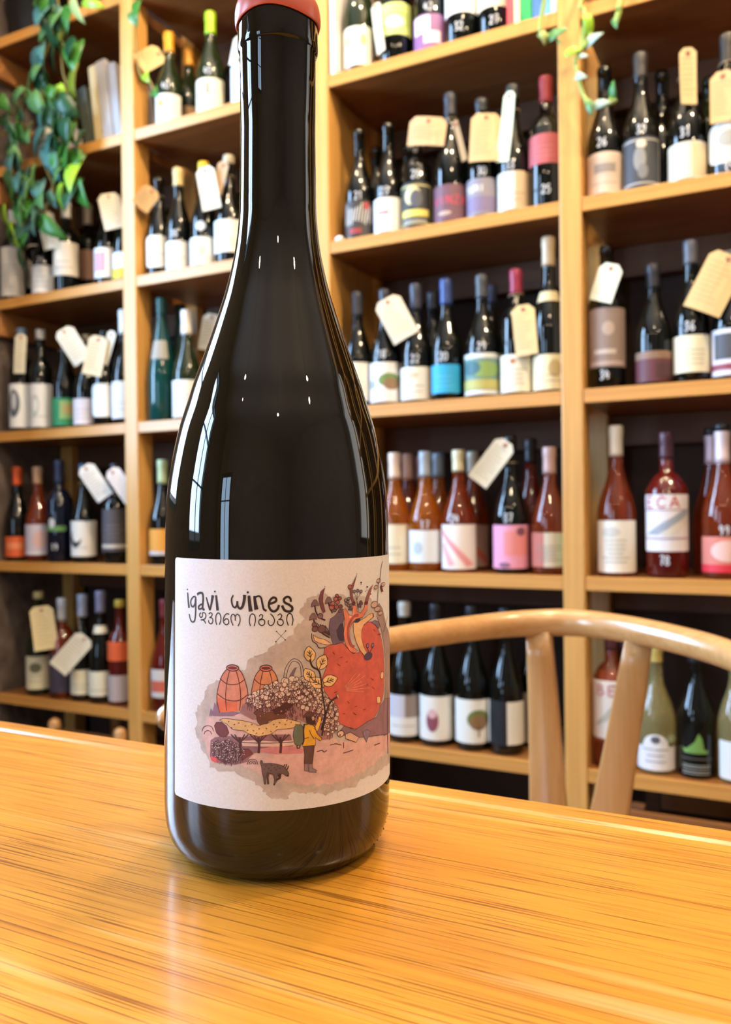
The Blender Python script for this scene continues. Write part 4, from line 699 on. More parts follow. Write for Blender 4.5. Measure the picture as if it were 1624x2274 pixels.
('printed_leaves','P','e2bd86',7,[(12.83,69.78),(12.04,71.31),(12.06,72.88),(13.05,73.91),(14.58,74.41),(15.45,74.28),(15.91,72.71),(15.91,71.17),(14.57,70.01)],0),
('printed_leaves','K','3a2230',7.3,[(12.83,69.78),(12.04,71.31),(12.06,72.88),(13.05,73.91),(14.58,74.41),(15.45,74.28),(15.91,72.71),(15.91,71.17),(14.57,70.01),(12.83,69.78)],0.2),
('printed_leaves','K','4a3020',7.5,[(13.0,70.1),(14.7,73.33)],0.25),
('printed_leaves','K','4a3020',7.5,[(13.64,71.31),(13.2,72.66)],0.25),
('printed_leaves','K','4a3020',7.5,[(13.64,71.31),(14.93,71.77)],0.25),
('printed_leaves','K','4a3020',7.5,[(14.06,72.11),(13.89,73.33)],0.25),
('printed_leaves','K','4a3020',7.5,[(14.06,72.11),(15.18,72.67)],0.25),
('printed_leaves','P','e2bd86',7,[(11.35,65.96),(9.63,66.18),(8.24,67.08),(7.74,68.45),(7.91,69.96),(8.37,70.58),(9.94,70.08),(11.33,69.22),(11.85,67.5)],0),
('printed_leaves','K','3a2230',7.3,[(11.35,65.96),(9.63,66.18),(8.24,67.08),(7.74,68.45),(7.91,69.96),(8.37,70.58),(9.94,70.08),(11.33,69.22),(11.85,67.5),(11.35,65.96)],0.2),
('printed_leaves','K','4a3020',7.5,[(11.12,66.28),(8.92,69.46)],0.25),
('printed_leaves','K','4a3020',7.5,[(10.29,67.48),(8.91,67.88)],0.25),
('printed_leaves','K','4a3020',7.5,[(10.29,67.48),(10.4,68.78)],0.25),
('printed_leaves','K','4a3020',7.5,[(9.74,68.28),(8.59,68.81)],0.25),
('printed_leaves','K','4a3020',7.5,[(9.74,68.28),(9.69,69.48)],0.25),
('printed_leaves','P','e2bd86',7,[(13.83,65.27),(14.39,66.79),(15.64,67.78),(17.25,67.75),(18.92,67.0),(19.53,66.33),(18.6,65.05),(17.35,64.09),(15.37,64.25)],0),
('printed_leaves','K','3a2230',7.3,[(13.83,65.27),(14.39,66.79),(15.64,67.78),(17.25,67.75),(18.92,67.0),(19.53,66.33),(18.6,65.05),(17.35,64.09),(15.37,64.25),(13.83,65.27)],0.2),
('printed_leaves','K','4a3020',7.5,[(14.21,65.36),(18.12,66.24)],0.25),
('printed_leaves','K','4a3020',7.5,[(15.65,65.7),(16.37,66.86)],0.25),
('printed_leaves','K','4a3020',7.5,[(15.65,65.7),(17.05,65.12)],0.25),
('printed_leaves','K','4a3020',7.5,[(16.63,65.92),(17.46,66.8)],0.25),
('printed_leaves','K','4a3020',7.5,[(16.63,65.92),(17.97,65.52)],0.25),
('printed_leaves','P','e2bd86',7,[(14.68,64.21),(13.01,63.75),(11.35,64.05),(10.29,65.15),(9.77,66.64),(9.91,67.41),(11.53,67.57),(13.16,67.3),(14.42,65.87)],0),
('printed_leaves','K','3a2230',7.3,[(14.68,64.21),(13.01,63.75),(11.35,64.05),(10.29,65.15),(9.77,66.64),(9.91,67.41),(11.53,67.57),(13.16,67.3),(14.42,65.87),(14.68,64.21)],0.2),
('printed_leaves','K','4a3020',7.5,[(14.33,64.43),(10.9,66.58)],0.25),
('printed_leaves','K','4a3020',7.5,[(13.02,65.24),(11.59,65.07)],0.25),
('printed_leaves','K','4a3020',7.5,[(13.02,65.24),(12.53,66.52)],0.25),
('printed_leaves','K','4a3020',7.5,[(12.17,65.78),(10.89,65.83)],0.25),
('printed_leaves','K','4a3020',7.5,[(12.17,65.78),(11.58,66.9)],0.25),
('printed_leaves','L','2c1820',7,[(9.89,73.34),(10.71,70.98),(12.91,69.43),(13.66,66.11),(14.06,62.36),(14.66,58.58),(14.91,55.3),(13.65,50.33)],0.55),
('printed_jars','P','cf8872',4,[(-16.74,70.47),(-18.54,68.28),(-19.94,64.49),(-20.52,61.2),(-20.23,58.91),(-19.37,56.22),(-12.82,57.13),(-10.75,59.05),(-9.73,61.83),(-10.34,65.48),(-11.72,69.1),(-13.16,70.65)],0),
('printed_jars','P','d96f4e',4.5,[(-20.52,61.2),(-20.23,58.91),(-19.37,56.22),(-13.35,57.19),(-13.34,60.31),(-17.11,60.09)],0),
('printed_jars','E','cf7d6c',5,[(-14.93,70.8),(2.06,1.01)],0.3),
('printed_jars','E','6b2f30',5.5,[(-14.93,70.8),(1.57,0.5)],0),
('printed_jars','L','6b2f30',6,[(-15.99,69.73),(-16.87,66.09),(-17.34,61.45),(-16.99,57.1)],0.25),
('printed_jars','L','6b2f30',6,[(-13.69,69.85),(-12.69,66.31),(-12.17,61.75),(-12.56,57.37)],0.25),
('printed_jars','L','6b2f30',6,[(-19.36,67.21),(-16.83,65.63),(-13.34,65.73),(-10.75,67.39)],0.28),
('printed_jars','L','6b2f30',6,[(-20.52,62.36),(-17.11,60.55),(-12.82,60.57),(-9.88,62.52)],0.28),
('printed_jars','L','6b2f30',6,[(-16.74,70.47),(-18.54,68.28),(-19.94,64.49),(-20.52,61.2),(-20.23,58.91),(-19.37,56.22)],0.25),
('printed_jars','L','6b2f30',6,[(-13.16,70.65),(-11.72,69.1),(-10.34,65.48),(-9.73,61.83),(-10.5,59.52)],0.25),
('printed_jars','P','d08a68',4,[(-5.73,70.73),(-7.35,68.66),(-8.4,64.98),(-8.89,61.77),(-8.64,59.48),(-7.92,62.79),(-2.19,63.27),(-0.3,65.07),(0.64,61.75),(0.08,65.42),(-1.08,69.11),(-2.44,70.73)],0),
('printed_jars','P','d9683c',4.5,[(-8.89,61.77),(-8.64,59.48),(-7.92,62.79),(-2.67,63.37),(-2.67,60.44),(-6.0,60.44)],0),
('printed_jars','E','cf7d6c',5,[(-4.08,70.96),(1.91,1.01)],0.3),
('printed_jars','E','6b2f30',5.5,[(-4.08,70.96),(1.45,0.51)],0),
('printed_jars','L','6b2f30',6,[(-5.05,69.96),(-5.79,66.39),(-6.19,61.81),(-5.89,63.51)],0.25),
('printed_jars','L','6b2f30',6,[(-2.94,69.95),(-2.07,66.38),(-1.6,61.8),(-1.96,63.49)],0.25),
('printed_jars','L','6b2f30',6,[(-7.91,67.64),(-5.75,65.93),(-2.67,65.84),(-0.3,67.35)],0.28),
('printed_jars','L','6b2f30',6,[(-8.89,62.91),(-6.0,60.9),(-2.2,60.66),(0.5,62.44)],0.28),
('printed_jars','L','6b2f30',6,[(-5.73,70.73),(-7.35,68.66),(-8.4,64.98),(-8.89,61.77),(-8.64,59.48),(-7.92,62.79)],0.25),
('printed_jars','L','6b2f30',6,[(-2.44,70.73),(-1.08,69.11),(0.08,65.42),(0.64,61.75),(-0.06,65.52)],0.25),
('printed_rainbows','L','3a2230',4,[(1.47,67.54),(2.06,70.95),(4.36,73.72),(6.91,72.59),(7.84,69.32),(7.84,67.48)],0.16),
('printed_rainbows','L','3a2230',4,[(2.29,67.51),(2.88,70.6),(4.35,72.89),(6.4,72.12),(7.0,69.37),(7.0,67.53)],0.16),
('printed_rainbows','L','3a2230',5,[(-10.03,40.39),(-9.52,41.65),(-8.34,42.1),(-7.17,41.71),(-6.67,40.49)],0.2),
('printed_rainbows','L','3a2230',5,[(-9.46,40.41),(-9.13,41.25),(-8.34,41.55),(-7.56,41.29),(-7.23,40.48)],0.2),
('printed_rainbows','L','3a2230',5,[(-8.9,40.43),(-8.73,40.85),(-8.34,41.0),(-7.95,40.87),(-7.78,40.46)],0.2),
('printed_rainbows','L','3a2230',5,[(-26.42,49.38),(-25.68,50.88),(-24.01,51.56),(-22.41,51.28),(-21.74,49.96)],0.2),
('printed_rainbows','L','3a2230',5,[(-25.56,48.56),(-25.09,49.53),(-24.01,49.97),(-22.97,49.8),(-22.52,48.94)],0.2),
('printed_rainbows','P','75656e',5,[(3.2,66.56),(3.3,68.62),(4.81,70.85),(5.74,71.09),(4.81,69.02),(4.49,66.74)],0),
('printed_meadow','P','9c7274',5,[(-12.49,56.69),(-11.53,59.25),(-8.7,61.4),(-6.38,63.96),(-2.72,64.65),(0.46,66.42),(3.66,66.77),(8.31,67.45),(12.17,64.39),(14.66,61.84),(17.79,58.69),(19.97,57.01),(20.24,52.27),(18.32,49.73),(17.25,47.08),(13.65,47.08),(10.21,52.08),(6.43,54.23),(0.0,54.99),(-8.24,54.55)],0),
('printed_meadow','P','8c6470',5,[(-22.87,47.05),(-21.19,48.17),(-16.96,49.04),(-12.02,48.91),(-8.24,49.51),(-6.39,50.01),(3.65,49.8),(4.57,46.08),(-8.25,44.02),(-10.12,41.21),(-13.97,40.07),(-19.04,40.08),(-23.16,41.9)],0),
('printed_meadow','P','c9828a',5.2,[(-6.39,44.52),(-5.93,45.44),(-0.91,46.32),(5.5,45.79),(7.83,44.68),(7.36,43.57),(-0.91,43.8)],0),
('printed_meadow','P','d8b8b0',5.3,[(-12.02,47.77),(-7.31,48.16),(-0.91,47.69),(4.57,47.91),(4.57,46.31),(-0.91,46.09),(-8.24,46.22),(-11.54,46.18)],0),
('printed_meadow','P','8a6a80',4.2,[(-23.43,54.88),(-22.86,57.27),(-22.01,56.43),(-21.45,59.26),(-20.9,58.39),(-20.52,60.74),(-19.45,56.21),(-15.44,56.98),(-12.01,56.71),(-14.94,55.4)],0),
('printed_meadow','P','d25a64',5.5,[(-23.16,41.9),(-21.19,41.91),(-19.04,40.54),(-21.2,40.06),(-22.59,40.58)],0),
('printed_meadow','P','6e3a42',6,[(-21.46,51.85),(-20.64,53.09),(-18.77,53.27),(-16.96,52.04),(-16.2,50.02),(-17.47,48.54),(-19.3,48.6),(-20.64,49.62)],0),
('printed_meadow','P','7a3a3c',6,[(-12.26,43.39),(-11.07,45.29),(-9.65,45.35),(-8.01,43.8),(-10.12,42.81),(-11.55,41.6)],0),
('printed_meadow','P','d9b483',7,[(-19.56,53.89),(-17.98,54.58),(-14.94,54.48),(-11.54,54.21),(-9.17,53.84),(-6.39,52.75),(-3.64,53.45),(-1.82,54.57),(0.91,54.96),(3.65,54.48),(6.9,53.5),(6.43,52.16),(3.19,51.66),(-0.46,51.57),(-2.73,50.01),(-6.39,49.32),(-9.64,50.16),(-11.06,51.02),(-14.94,51.26),(-16.96,52.96)],0),
('printed_meadow','P','6b4034',6,[(-8.0,56.84),(-7.31,57.54),(-6.39,57.56),(-4.09,56.88),(-0.91,57.3),(1.6,57.23),(2.28,55.37),(-0.45,54.77),(-3.18,54.36),(-4.1,52.76),(-5.7,52.67),(-6.85,54.12),(-7.08,55.95)],0),
('printed_meadow','P','4a2428',6.4,[(-2.04,57.78),(0.46,58.87),(1.83,59.97),(3.66,60.35),(4.58,59.16),(3.2,57.85),(1.37,56.32),(-1.36,56.39)],0),
('printed_meadow','K','5a3a24',7.5,[(-16.45,53.46),(-15.99,53.81)],0.25),
('printed_meadow','K','5a3a24',7.5,[(-14.45,52.67),(-14.01,53.02)],0.25),
('printed_meadow','K','5a3a24',7.5,[(-12.98,53.22),(-12.55,53.56)],0.25),
('printed_meadow','K','5a3a24',7.5,[(-10.82,52.41),(-10.4,52.74)],0.25),
('printed_meadow','K','5a3a24',7.5,[(-8.71,52.94),(-8.29,53.27)],0.25),
('printed_meadow','K','5a3a24',7.5,[(-8.24,51.35),(-7.82,50.99)],0.25),
('printed_meadow','K','5a3a24',7.5,[(-6.39,51.61),(-5.97,51.93)],0.25),
('printed_meadow','K','5a3a24',7.5,[(-5.24,50.25),(-4.83,50.57)],0.25),
('printed_meadow','K','5a3a24',7.5,[(-4.1,52.08),(-3.69,51.71)],0.25),
('printed_meadow','K','5a3a24',7.5,[(-1.82,52.97),(-1.41,53.28)],0.25),
('printed_meadow','K','5a3a24',7.5,[(0.0,53.85),(0.41,53.47)],0.25),
('printed_meadow','K','5a3a24',7.5,[(1.82,52.87),(2.23,53.17)],0.25),
('printed_meadow','K','5a3a24',7.5,[(3.65,53.47),(4.07,53.77)],0.25),
('printed_meadow','K','5a3a24',7.5,[(5.04,52.71),(5.45,53.0)],0.25),
('printed_meadow','K','5a3a24',7.5,[(-10.11,51.06),(-9.69,51.39)],0.25),
('printed_meadow','K','5a3a24',7.5,[(-7.31,50.22),(-6.9,50.55)],0.25),
('printed_meadow','K','5a3a24',7.5,[(-2.73,51.15),(-2.32,50.78)],0.25),
('printed_meadow','K','5a3a24',7.5,[(-15.44,51.92),(-14.99,51.58)],0.25),
('printed_meadow','K','5a3a24',7.5,[(-0.91,52.27),(-0.5,52.58)],0.25),
('printed_meadow','K','5a3a24',7.5,[(2.28,54.09),(2.69,54.39)],0.25),
('printed_meadow','L','4a2a34',6.6,[(-6.39,44.06),(-6.21,46.81),(-6.48,49.09)],0.8),
('printed_meadow','L','4a2a34',6.6,[(-6.3,47.26),(-7.78,48.61),(-9.18,49.95)],0.35),
('printed_meadow','L','4a2a34',6.6,[(-6.3,47.26),(-7.2,48.62),(-8.01,49.98)],0.35),
('printed_meadow','L','4a2a34',6.6,[(-6.3,47.26),(-5.59,48.64),(-4.78,50.02)],0.35),
('printed_meadow','L','4a2a34',6.6,[(-6.3,47.26),(-5.01,48.65),(-3.64,50.02)],0.35),
('printed_meadow','L','4a2a34',6.6,[(0.45,43.99),(0.63,46.73),(0.36,49.03)],0.8),
('printed_meadow','L','4a2a34',6.6,[(0.54,47.19),(-0.91,48.61),(-2.28,50.0)],0.35),
('printed_meadow','L','4a2a34',6.6,[(0.54,47.19),(-0.34,48.59),(-1.14,49.98)],0.35),
('printed_meadow','L','4a2a34',6.6,[(0.54,47.19),(1.25,48.54),(2.05,49.88)],0.35),
('printed_meadow','L','4a2a34',6.6,[(0.54,47.19),(1.82,48.51),(3.19,49.83)],0.35),
('printed_meadow','L','4a2a34',6.6,[(-12.5,43.84),(-12.31,46.6),(-12.6,48.88)],0.8),
('printed_meadow','L','4a2a34',6.6,[(-12.41,47.06),(-13.96,48.34),(-15.44,49.62)],0.35),
('printed_meadow','L','4a2a34',6.6,[(-12.41,47.06),(-13.35,48.38),(-14.2,49.7)],0.35),
('printed_meadow','L','4a2a34',6.6,[(-12.41,47.06),(-11.66,48.47),(-10.83,49.88)],0.35),
('printed_meadow','L','4a2a34',6.6,[(-12.41,47.06),(-11.06,48.5),(-9.64,49.93)],0.35),
('printed_meadow','L','4a2a34',6.6,[(-12.02,47.31),(-3.64,47.27),(4.57,47.36)],0.22),
('printed_side_plants','P','a08a86',3.5,[(40.64,89.05),(43.83,86.71),(48.01,80.14),(58.03,73.49),(58.03,40.92),(44.53,42.42),(43.8,47.62),(46.13,57.16),(47.03,67.1),(44.55,75.58),(41.83,80.96),(38.98,84.77)],0),
('printed_side_plants','P','8d6c7c',4,[(19.41,48.17),(22.24,50.55),(26.55,48.39),(33.03,50.01),(38.44,50.33),(41.82,53.56),(46.13,55.14),(58.03,52.48),(58.03,40.39),(37.44,44.16),(28.56,45.61)],0),
('printed_side_plants','L','5a3a40',6,[(44.27,103.22),(42.88,101.3),(42.1,98.37),(40.64,95.99),(40.07,93.07),(39.52,89.16)],0.35),
('printed_side_plants','E','c3a596',6,[(40.64,96.74),(1.71,0.69)],0.2),
('printed_side_plants','E','c3a596',6,[(44.56,95.17),(2.13,0.65)],0.2),
('printed_side_plants','E','c3a596',6,[(38.47,94.69),(1.38,0.64)],0.2),
('printed_side_plants','E','c3a596',6,[(37.46,88.87),(2.28,1.09)],0.2),
('printed_side_plants','E','c3a596',6,[(39.52,87.18),(2.07,0.89)],0.2),
('printed_side_plants','E','c3a596',6,[(41.84,85.44),(1.85,0.7)],0.2),
('printed_side_plants','P','6e2c3c',6.3,[(41.6,94.67),(43.14,94.79),(44.56,92.66),(42.87,92.81)],0),
('printed_side_plants','L','5a3a40',6,[(50.31,83.41),(47.04,80.78),(44.55,78.59)],0.3),
('printed_side_plants','L','4a343e',6,[(50.28,56.28),(49.28,46.28),(50.26,34.77)],0.8),
('printed_side_plants','P','d8b09c',6,[(22.54,47.67),(24.65,48.02),(28.56,45.61),(27.21,44.2),(22.83,46.2)],0),
('printed_side_plants','K','3a2230',6.4,[(22.54,47.67),(24.65,48.02),(28.56,45.61),(27.21,44.2),(22.83,46.2),(22.54,47.67)],0.2),
('printed_side_plants','E','dcb8a6',6,[(20.8,48.19),(1.27,1.03)],0.25),
('printed_side_plants','E','3a2230',6.5,[(20.52,47.76),(0.28,0.24)],0),
('printed_side_plants','P','85708a',6.2,[(30.34,46.93),(32.63,47.43),(34.69,46.25),(33.85,45.22),(32.39,43.12),(30.86,45.62)],0),
('printed_side_plants','L','3a2230',6,[(12.16,43.55),(13.9,43.8),(14.65,43.15),(15.68,43.57)],0.25),
('printed_side_plants','L','3a2230',6,[(16.72,45.05),(18.86,45.2),(21.09,44.38)],0.25),
('printed_side_plants','L','3a2230',6,[(21.66,41.69),(23.73,41.78),(25.9,41.93)],0.25),
('printed_side_plants','L','3a2230',6,[(21.95,45.17),(21.95,43.29)],0.25),
('printed_side_plants','L','3a2230',6,[(36.96,41.08),(41.2,40.76)],0.25),
('printed_walker','P','5a3a3c',8,[(7.6,55.06),(8.31,56.16),(9.5,56.67),(10.7,56.42),(11.67,55.64),(10.46,55.06),(9.02,54.86)],0),
('printed_walker','P','3a2226',8.2,[(8.54,55.08),(10.22,55.08),(11.43,53.81),(11.67,52.4),(10.21,52.31),(8.78,53.13)],0),
('printed_walker','P','d9b69a',8.6,[(10.22,54.94),(11.09,55.05),(11.48,54.04),(10.79,53.6)],0),
('printed_walker','P','e0a93a',8,[(8.07,52.49),(10.21,52.77),(11.57,51.49),(12.16,49.57),(13.9,47.52),(13.4,46.88),(11.67,48.24),(11.67,45.69),(7.45,45.77),(8.07,48.12),(7.83,50.9)],0),
('printed_walker','P','e0b04a',8.3,[(11.28,51.05),(12.41,53.25),(12.9,54.82),(13.75,54.41),(13.45,52.45),(12.41,50.01)],0),
('printed_walker','P','667060',8.6,[(4.8,52.03),(5.73,52.89),(7.13,52.57),(7.83,50.9),(7.74,47.22),(6.66,45.93),(5.03,46.51),(4.39,49.3)],0),
('printed_walker','L','3a2230',9,[(8.07,52.82),(7.74,50.91),(7.83,47.68),(7.36,46.33)],0.5),
('printed_walker','L','3a2230',9,[(5.73,46.23),(5.73,45.31),(6.52,45.39),(6.66,46.16)],0.3),
('printed_walker','P','5e4446',8,[(7.74,45.75),(11.37,45.68),(11.08,43.21),(10.69,39.79),(7.92,40.3),(8.11,43.05)],0),
('printed_walker','P','8d7a86',8,[(8.06,40.19),(9.15,40.09),(9.25,38.32),(9.49,37.61),(8.06,37.98)],0),
('printed_walker','P','8d7a86',8.2,[(9.49,39.96),(10.59,39.84),(10.69,38.4),(12.05,37.63),(11.96,37.0),(9.54,37.37)],0),
('printed_walker','K','3a2230',9,[(8.07,52.49),(10.21,52.77),(11.57,51.49),(12.16,49.57),(13.9,47.52),(13.4,46.88),(11.67,48.24),(11.67,45.69),(7.45,45.77)],0.2),
('printed_walker','L','3a2230',9,[(11.28,47.81),(10.21,49.31),(9.73,50.74)],0.2),
('printed_walker','L','3a2230',9,[(8.07,48.12),(9.49,48.45)],0.2),
('printed_walker','L','3a2230',9,[(13.9,48.45),(14.4,51.18),(15.17,54.81),(16.73,58.82),(19.41,60.36)],0.6),
('printed_walker','P','caa090',9,[(18.98,61.12),(19.86,61.25),(20.19,60.27),(19.75,59.62)],0),
('printed_goat','P','6a5658',8,[(-5.71,41.78),(-5.25,41.69),(-5.02,40.78),(-2.74,40.86),(-0.92,40.6),(0.9,40.08),(2.27,38.87),(3.09,37.45),(2.96,36.54),(2.27,36.67),(1.13,37.55),(-0.01,37.36),(-0.69,36.24),(-0.92,34.87),(-1.6,33.98),(-1.47,35.8),(-1.83,37.19),(-3.65,37.9),(-4.11,36.3),(-4.11,34.47),(-4.66,34.47),(-4.84,36.3),(-5.3,38.12),(-5.48,39.95),(-5.84,40.86)],0),
('printed_goat','P','3a2428',7.8,[(-0.46,37.61),(0.67,37.34),(0.45,35.97),(-0.92,35.24),(-1.1,35.61),(-0.1,36.31)],0),
('printed_goat','P','5a464a',7.8,[(-3.65,38.03),(-2.92,37.84),(-3.38,36.29),(-3.1,34.37),(-3.65,34.28),(-3.83,36.3)],0),
('printed_goat','K','3a2230',8.5,[(1.45,39.55),(1.82,40.45)],0.3),
('printed_goat','K','3a2230',8.5,[(2.0,39.16),(2.46,40.42)],0.3),
('printed_goat','K','3a2230',8.5,[(2.55,38.67),(3.0,39.93)],0.3),
('printed_goat','E','3a2830',8.5,[(-4.1,39.96),(0.18,0.18)],0),
('printed_goat','E','3a2830',8.5,[(-3.19,39.26),(0.18,0.19)],0),
('printed_goat','E','3a2830',8.5,[(-2.28,40.17),(0.18,0.18)],0),
('printed_goat','E','3a2830',8.5,[(-1.37,39.46),(0.18,0.19)],0),
('printed_goat','E','3a2830',8.5,[(-0.46,39.9),(0.18,0.18)],0),
('printed_goat','E','3a2830',8.5,[(0.22,39.19),(0.18,0.18)],0),
('printed_goat','E','3a2830',8.5,[(-4.56,39.04),(0.18,0.19)],0),
('printed_goat','E','3a2830',8.5,[(-2.51,38.57),(0.18,0.18)],0),
('printed_goat','E','3a2830',8.5,[(-0.92,38.77),(0.18,0.18)],0),
('printed_goat','E','3a2228',8.5,[(2.82,36.82),(0.27,0.28)],0),
('printed_goat','E','3a2228',8.5,[(-4.38,34.38),(0.23,0.22)],0),
('printed_goat','E','3a2228',8.5,[(-1.47,34.16),(0.28,0.27)],0),
('lettering','L','2a1c20',3,[(-33.37,93.94),(-33.05,91.29),(-32.65,88.97)],(0.456,0.798)),
('lettering','E','2a1c20',3,[(-33.5,94.96),(0.26,0.26)],0),
('lettering','L','2a1c20',3,[(-29.5,92.92),(-30.69,92.59),(-31.69,91.38),(-31.57,89.99),(-30.62,89.43),(-29.69,90.5),(-29.5,92.03)],(0.456,0.57)),
('lettering','L','2a1c20',3,[(-29.39,92.8),(-29.36,90.27),(-29.4,87.49),(-29.81,85.18),(-30.7,84.47),(-31.78,85.02),(-32.57,86.99)],(0.627,0.399)),
('lettering','L','2a1c20',3,[(-28.71,93.6),(-27.32,94.23),(-26.31,93.93),(-26.05,92.24),(-26.31,89.71),(-26.05,88.97),(-25.46,88.91)],(0.741,0.684)),
('lettering','L','2a1c20',3,[(-26.18,90.72),(-27.32,90.28),(-28.08,89.6),(-27.74,88.91),(-26.55,89.24),(-26.11,89.72)],(0.513,0.627)),
('lettering','L','2a1c20',3,[(-24.75,92.93),(-24.05,90.84),(-23.24,88.83)],(0.399,0.684)),
('lettering','L','2a1c20',3,[(-22.14,93.68),(-22.63,91.16),(-23.18,88.84)],(1.026,0.399)),
('lettering','L','2a1c20',3,[(-20.92,93.74),(-20.6,91.26),(-20.31,88.88)],(0.627,0.969)),
('lettering','E','2a1c20',3,[(-21.36,94.91),(0.3,0.3)],0),
('lettering','L','2a1c20',3,[(-14.7,93.94),(-15.35,92.57),(-14.92,90.6),(-14.07,90.06),(-13.44,91.01),(-13.33,92.13)],(0.456,0.684)),
('lettering','L','2a1c20',3,[(-13.33,92.13),(-13.2,90.52),(-12.42,89.75),(-11.57,90.56),(-11.05,92.54),(-10.95,94.15)],(0.57,1.026)),
('lettering','L','2a1c20',3,[(-9.53,93.92),(-9.28,91.34),(-8.93,88.88)],(0.855,1.311)),
('lettering','E','2a1c20',3,[(-9.88,94.95),(0.36,0.36)],0),
('lettering','L','2a1c20',3,[(-7.77,93.82),(-7.47,91.6),(-7.1,89.52)],(0.684,1.368)),
('lettering','L','2a1c20',3,[(-7.67,93.2),(-6.47,93.83),(-5.61,93.21),(-5.19,91.37),(-4.75,89.65),(-3.89,89.11)],(0.513,0.684)),
('lettering','L','2a1c20',3,[(-3.03,91.32),(-1.8,91.66),(-0.87,92.29),(-1.02,93.13),(-1.92,93.28),(-2.9,92.23),(-3.13,90.51),(-2.29,89.15),(-1.19,89.04),(-0.34,89.87),(0.03,90.97)],(0.684,0.741)),
('lettering','L','2a1c20',3,[(3.79,91.89),(3.55,93.06),(2.61,93.52),(1.58,92.8),(1.82,91.76),(3.1,91.04),(4.14,90.15),(4.09,89.17),(3.1,88.82),(1.75,89.29),(0.99,90.79)],(0.684,0.798)),
('lettering','L','2a1c20',3,[(-26.88,87.79),(-27.53,87.36),(-27.53,86.66),(-26.99,86.24),(-26.38,86.74),(-26.35,87.64),(-25.72,87.89),(-25.07,87.52),(-24.95,86.58),(-25.56,85.79),(-27.06,85.43),(-26.12,85.45),(-25.33,85.05),(-25.01,84.39)],(0.314,0.314)),
('lettering','L','2a1c20',3,[(-23.74,87.6),(-23.03,88.04),(-22.42,87.68),(-22.63,86.87),(-23.34,86.48),(-22.42,86.3),(-22.09,85.45),(-22.73,84.46),(-23.65,84.81),(-23.81,85.6)],(0.314,0.314)),
('lettering','L','2a1c20',3,[(-20.64,84.28),(-21.02,85.76),(-20.78,87.46),(-20.05,88.1),(-19.33,87.53),(-19.11,85.98),(-19.62,84.34)],(0.314,0.314)),
('lettering','L','2a1c20',3,[(-16.13,87.84),(-17.09,87.93),(-17.98,86.9),(-18.2,85.4),(-17.23,84.45),(-16.33,85.03),(-16.49,86.09),(-17.23,86.38),(-17.98,85.66)],(0.314,0.314)),
('lettering','L','2a1c20',3,[(-14.77,84.3),(-15.41,85.76),(-15.46,87.24),(-14.79,87.88),(-14.13,87.29),(-14.05,85.81)],(0.314,0.314)),
('lettering','L','2a1c20',3,[(-14.07,87.16),(-13.34,87.95),(-12.55,87.21),(-12.45,85.61),(-13.13,84.15)],(0.314,0.314)),
('lettering','L','2a1c20',3,[(-8.98,84.25),(-9.36,85.67),(-9.1,87.52),(-8.35,88.15),(-7.6,87.54),(-7.42,85.94),(-7.85,84.26)],(0.314,0.314)),
('lettering','L','2a1c20',3,[(-6.23,87.31),(-5.74,87.97),(-5.12,87.56),(-5.44,86.62),(-6.11,86.32),(-6.36,85.34),(-5.61,84.48),(-4.63,84.85),(-4.5,85.96),(-5.24,86.45),(-5.98,86.2)],(0.314,0.314)),
('lettering','L','2a1c20',3,[(-2.66,88.17),(-1.81,87.3),(-1.37,85.94),(-1.93,84.72),(-2.79,84.53),(-3.35,85.22),(-3.28,86.2)],(0.314,0.314)),
('lettering','L','2a1c20',3,[(-0.39,87.65),(0.4,88.13),(0.89,87.51),(0.45,86.58),(-0.09,86.37),(1.01,86.28),(1.38,85.16),(0.64,84.44),(-0.29,84.94),(-0.39,85.93)],(0.314,0.314)),
('lettering','L','2a1c20',3,[(2.98,84.38),(2.48,86.12),(2.73,87.72),(3.4,88.2),(4.09,87.69),(4.46,86.07),(4.09,84.35)],(0.314,0.314)),
('lettering','K','2a1c20',3,[(-0.76,82.54),(1.99,79.85)],0.1),
('lettering','K','2a1c20',3,[(2.11,82.68),(-0.95,79.36)],0.1),
('lettering','E','2a1c20',3,[(-0.76,82.54),(0.2,0.2)],0),
('lettering','E','2a1c20',3,[(1.99,79.85),(0.2,0.2)],0),
('lettering','E','2a1c20',3,[(2.11,82.68),(0.2,0.2)],0),
('lettering','E','2a1c20',3,[(-0.95,79.36),(0.2,0.2)],0),
]
SCATTER = [
('printed_meadow',[(-11.53,59.02),(-8.23,62.79),(-2.72,65.1),(3.66,66.77),(9.26,65.08),(14.66,62.3),(19.41,57.55),(19.96,50.9),(16.2,47.69),(13.15,54.1),(5.5,59.34),(0.0,59.11),(-8.24,58.21)],230,0.3,0.85,'d6bdb2'),
('printed_meadow',[(-12.49,58.06),(-11.06,59.5),(-6.38,63.96),(0.92,67.1),(8.31,67.22),(12.66,64.35),(17.79,59.16),(19.41,57.08),(16.2,58.41),(10.22,62.7),(2.74,64.98),(-5.46,62.37)],44,0.8,1.3,'d8c6b8'),
('printed_meadow',[(-22.3,46.65),(-16.96,48.12),(-12.02,46.16),(-10.12,44.87),(-11.55,42.06),(-16.97,40.75),(-22.31,42.01)],170,0.2,0.45,'c4a8aa'),
('printed_meadow',[(-8.24,57.75),(0.92,63.2),(10.22,59.01),(17.78,53.55),(15.17,48.29),(10.22,54.39),(3.2,54.87),(-5.93,55.04)],70,0.15,0.35,'b56a74'),
]

# ------------------------------------------------------------------ the room
X0, X1, Y0, Y1, Z1 = -2.13, 3.4, -3.25, 2.07, 3.1


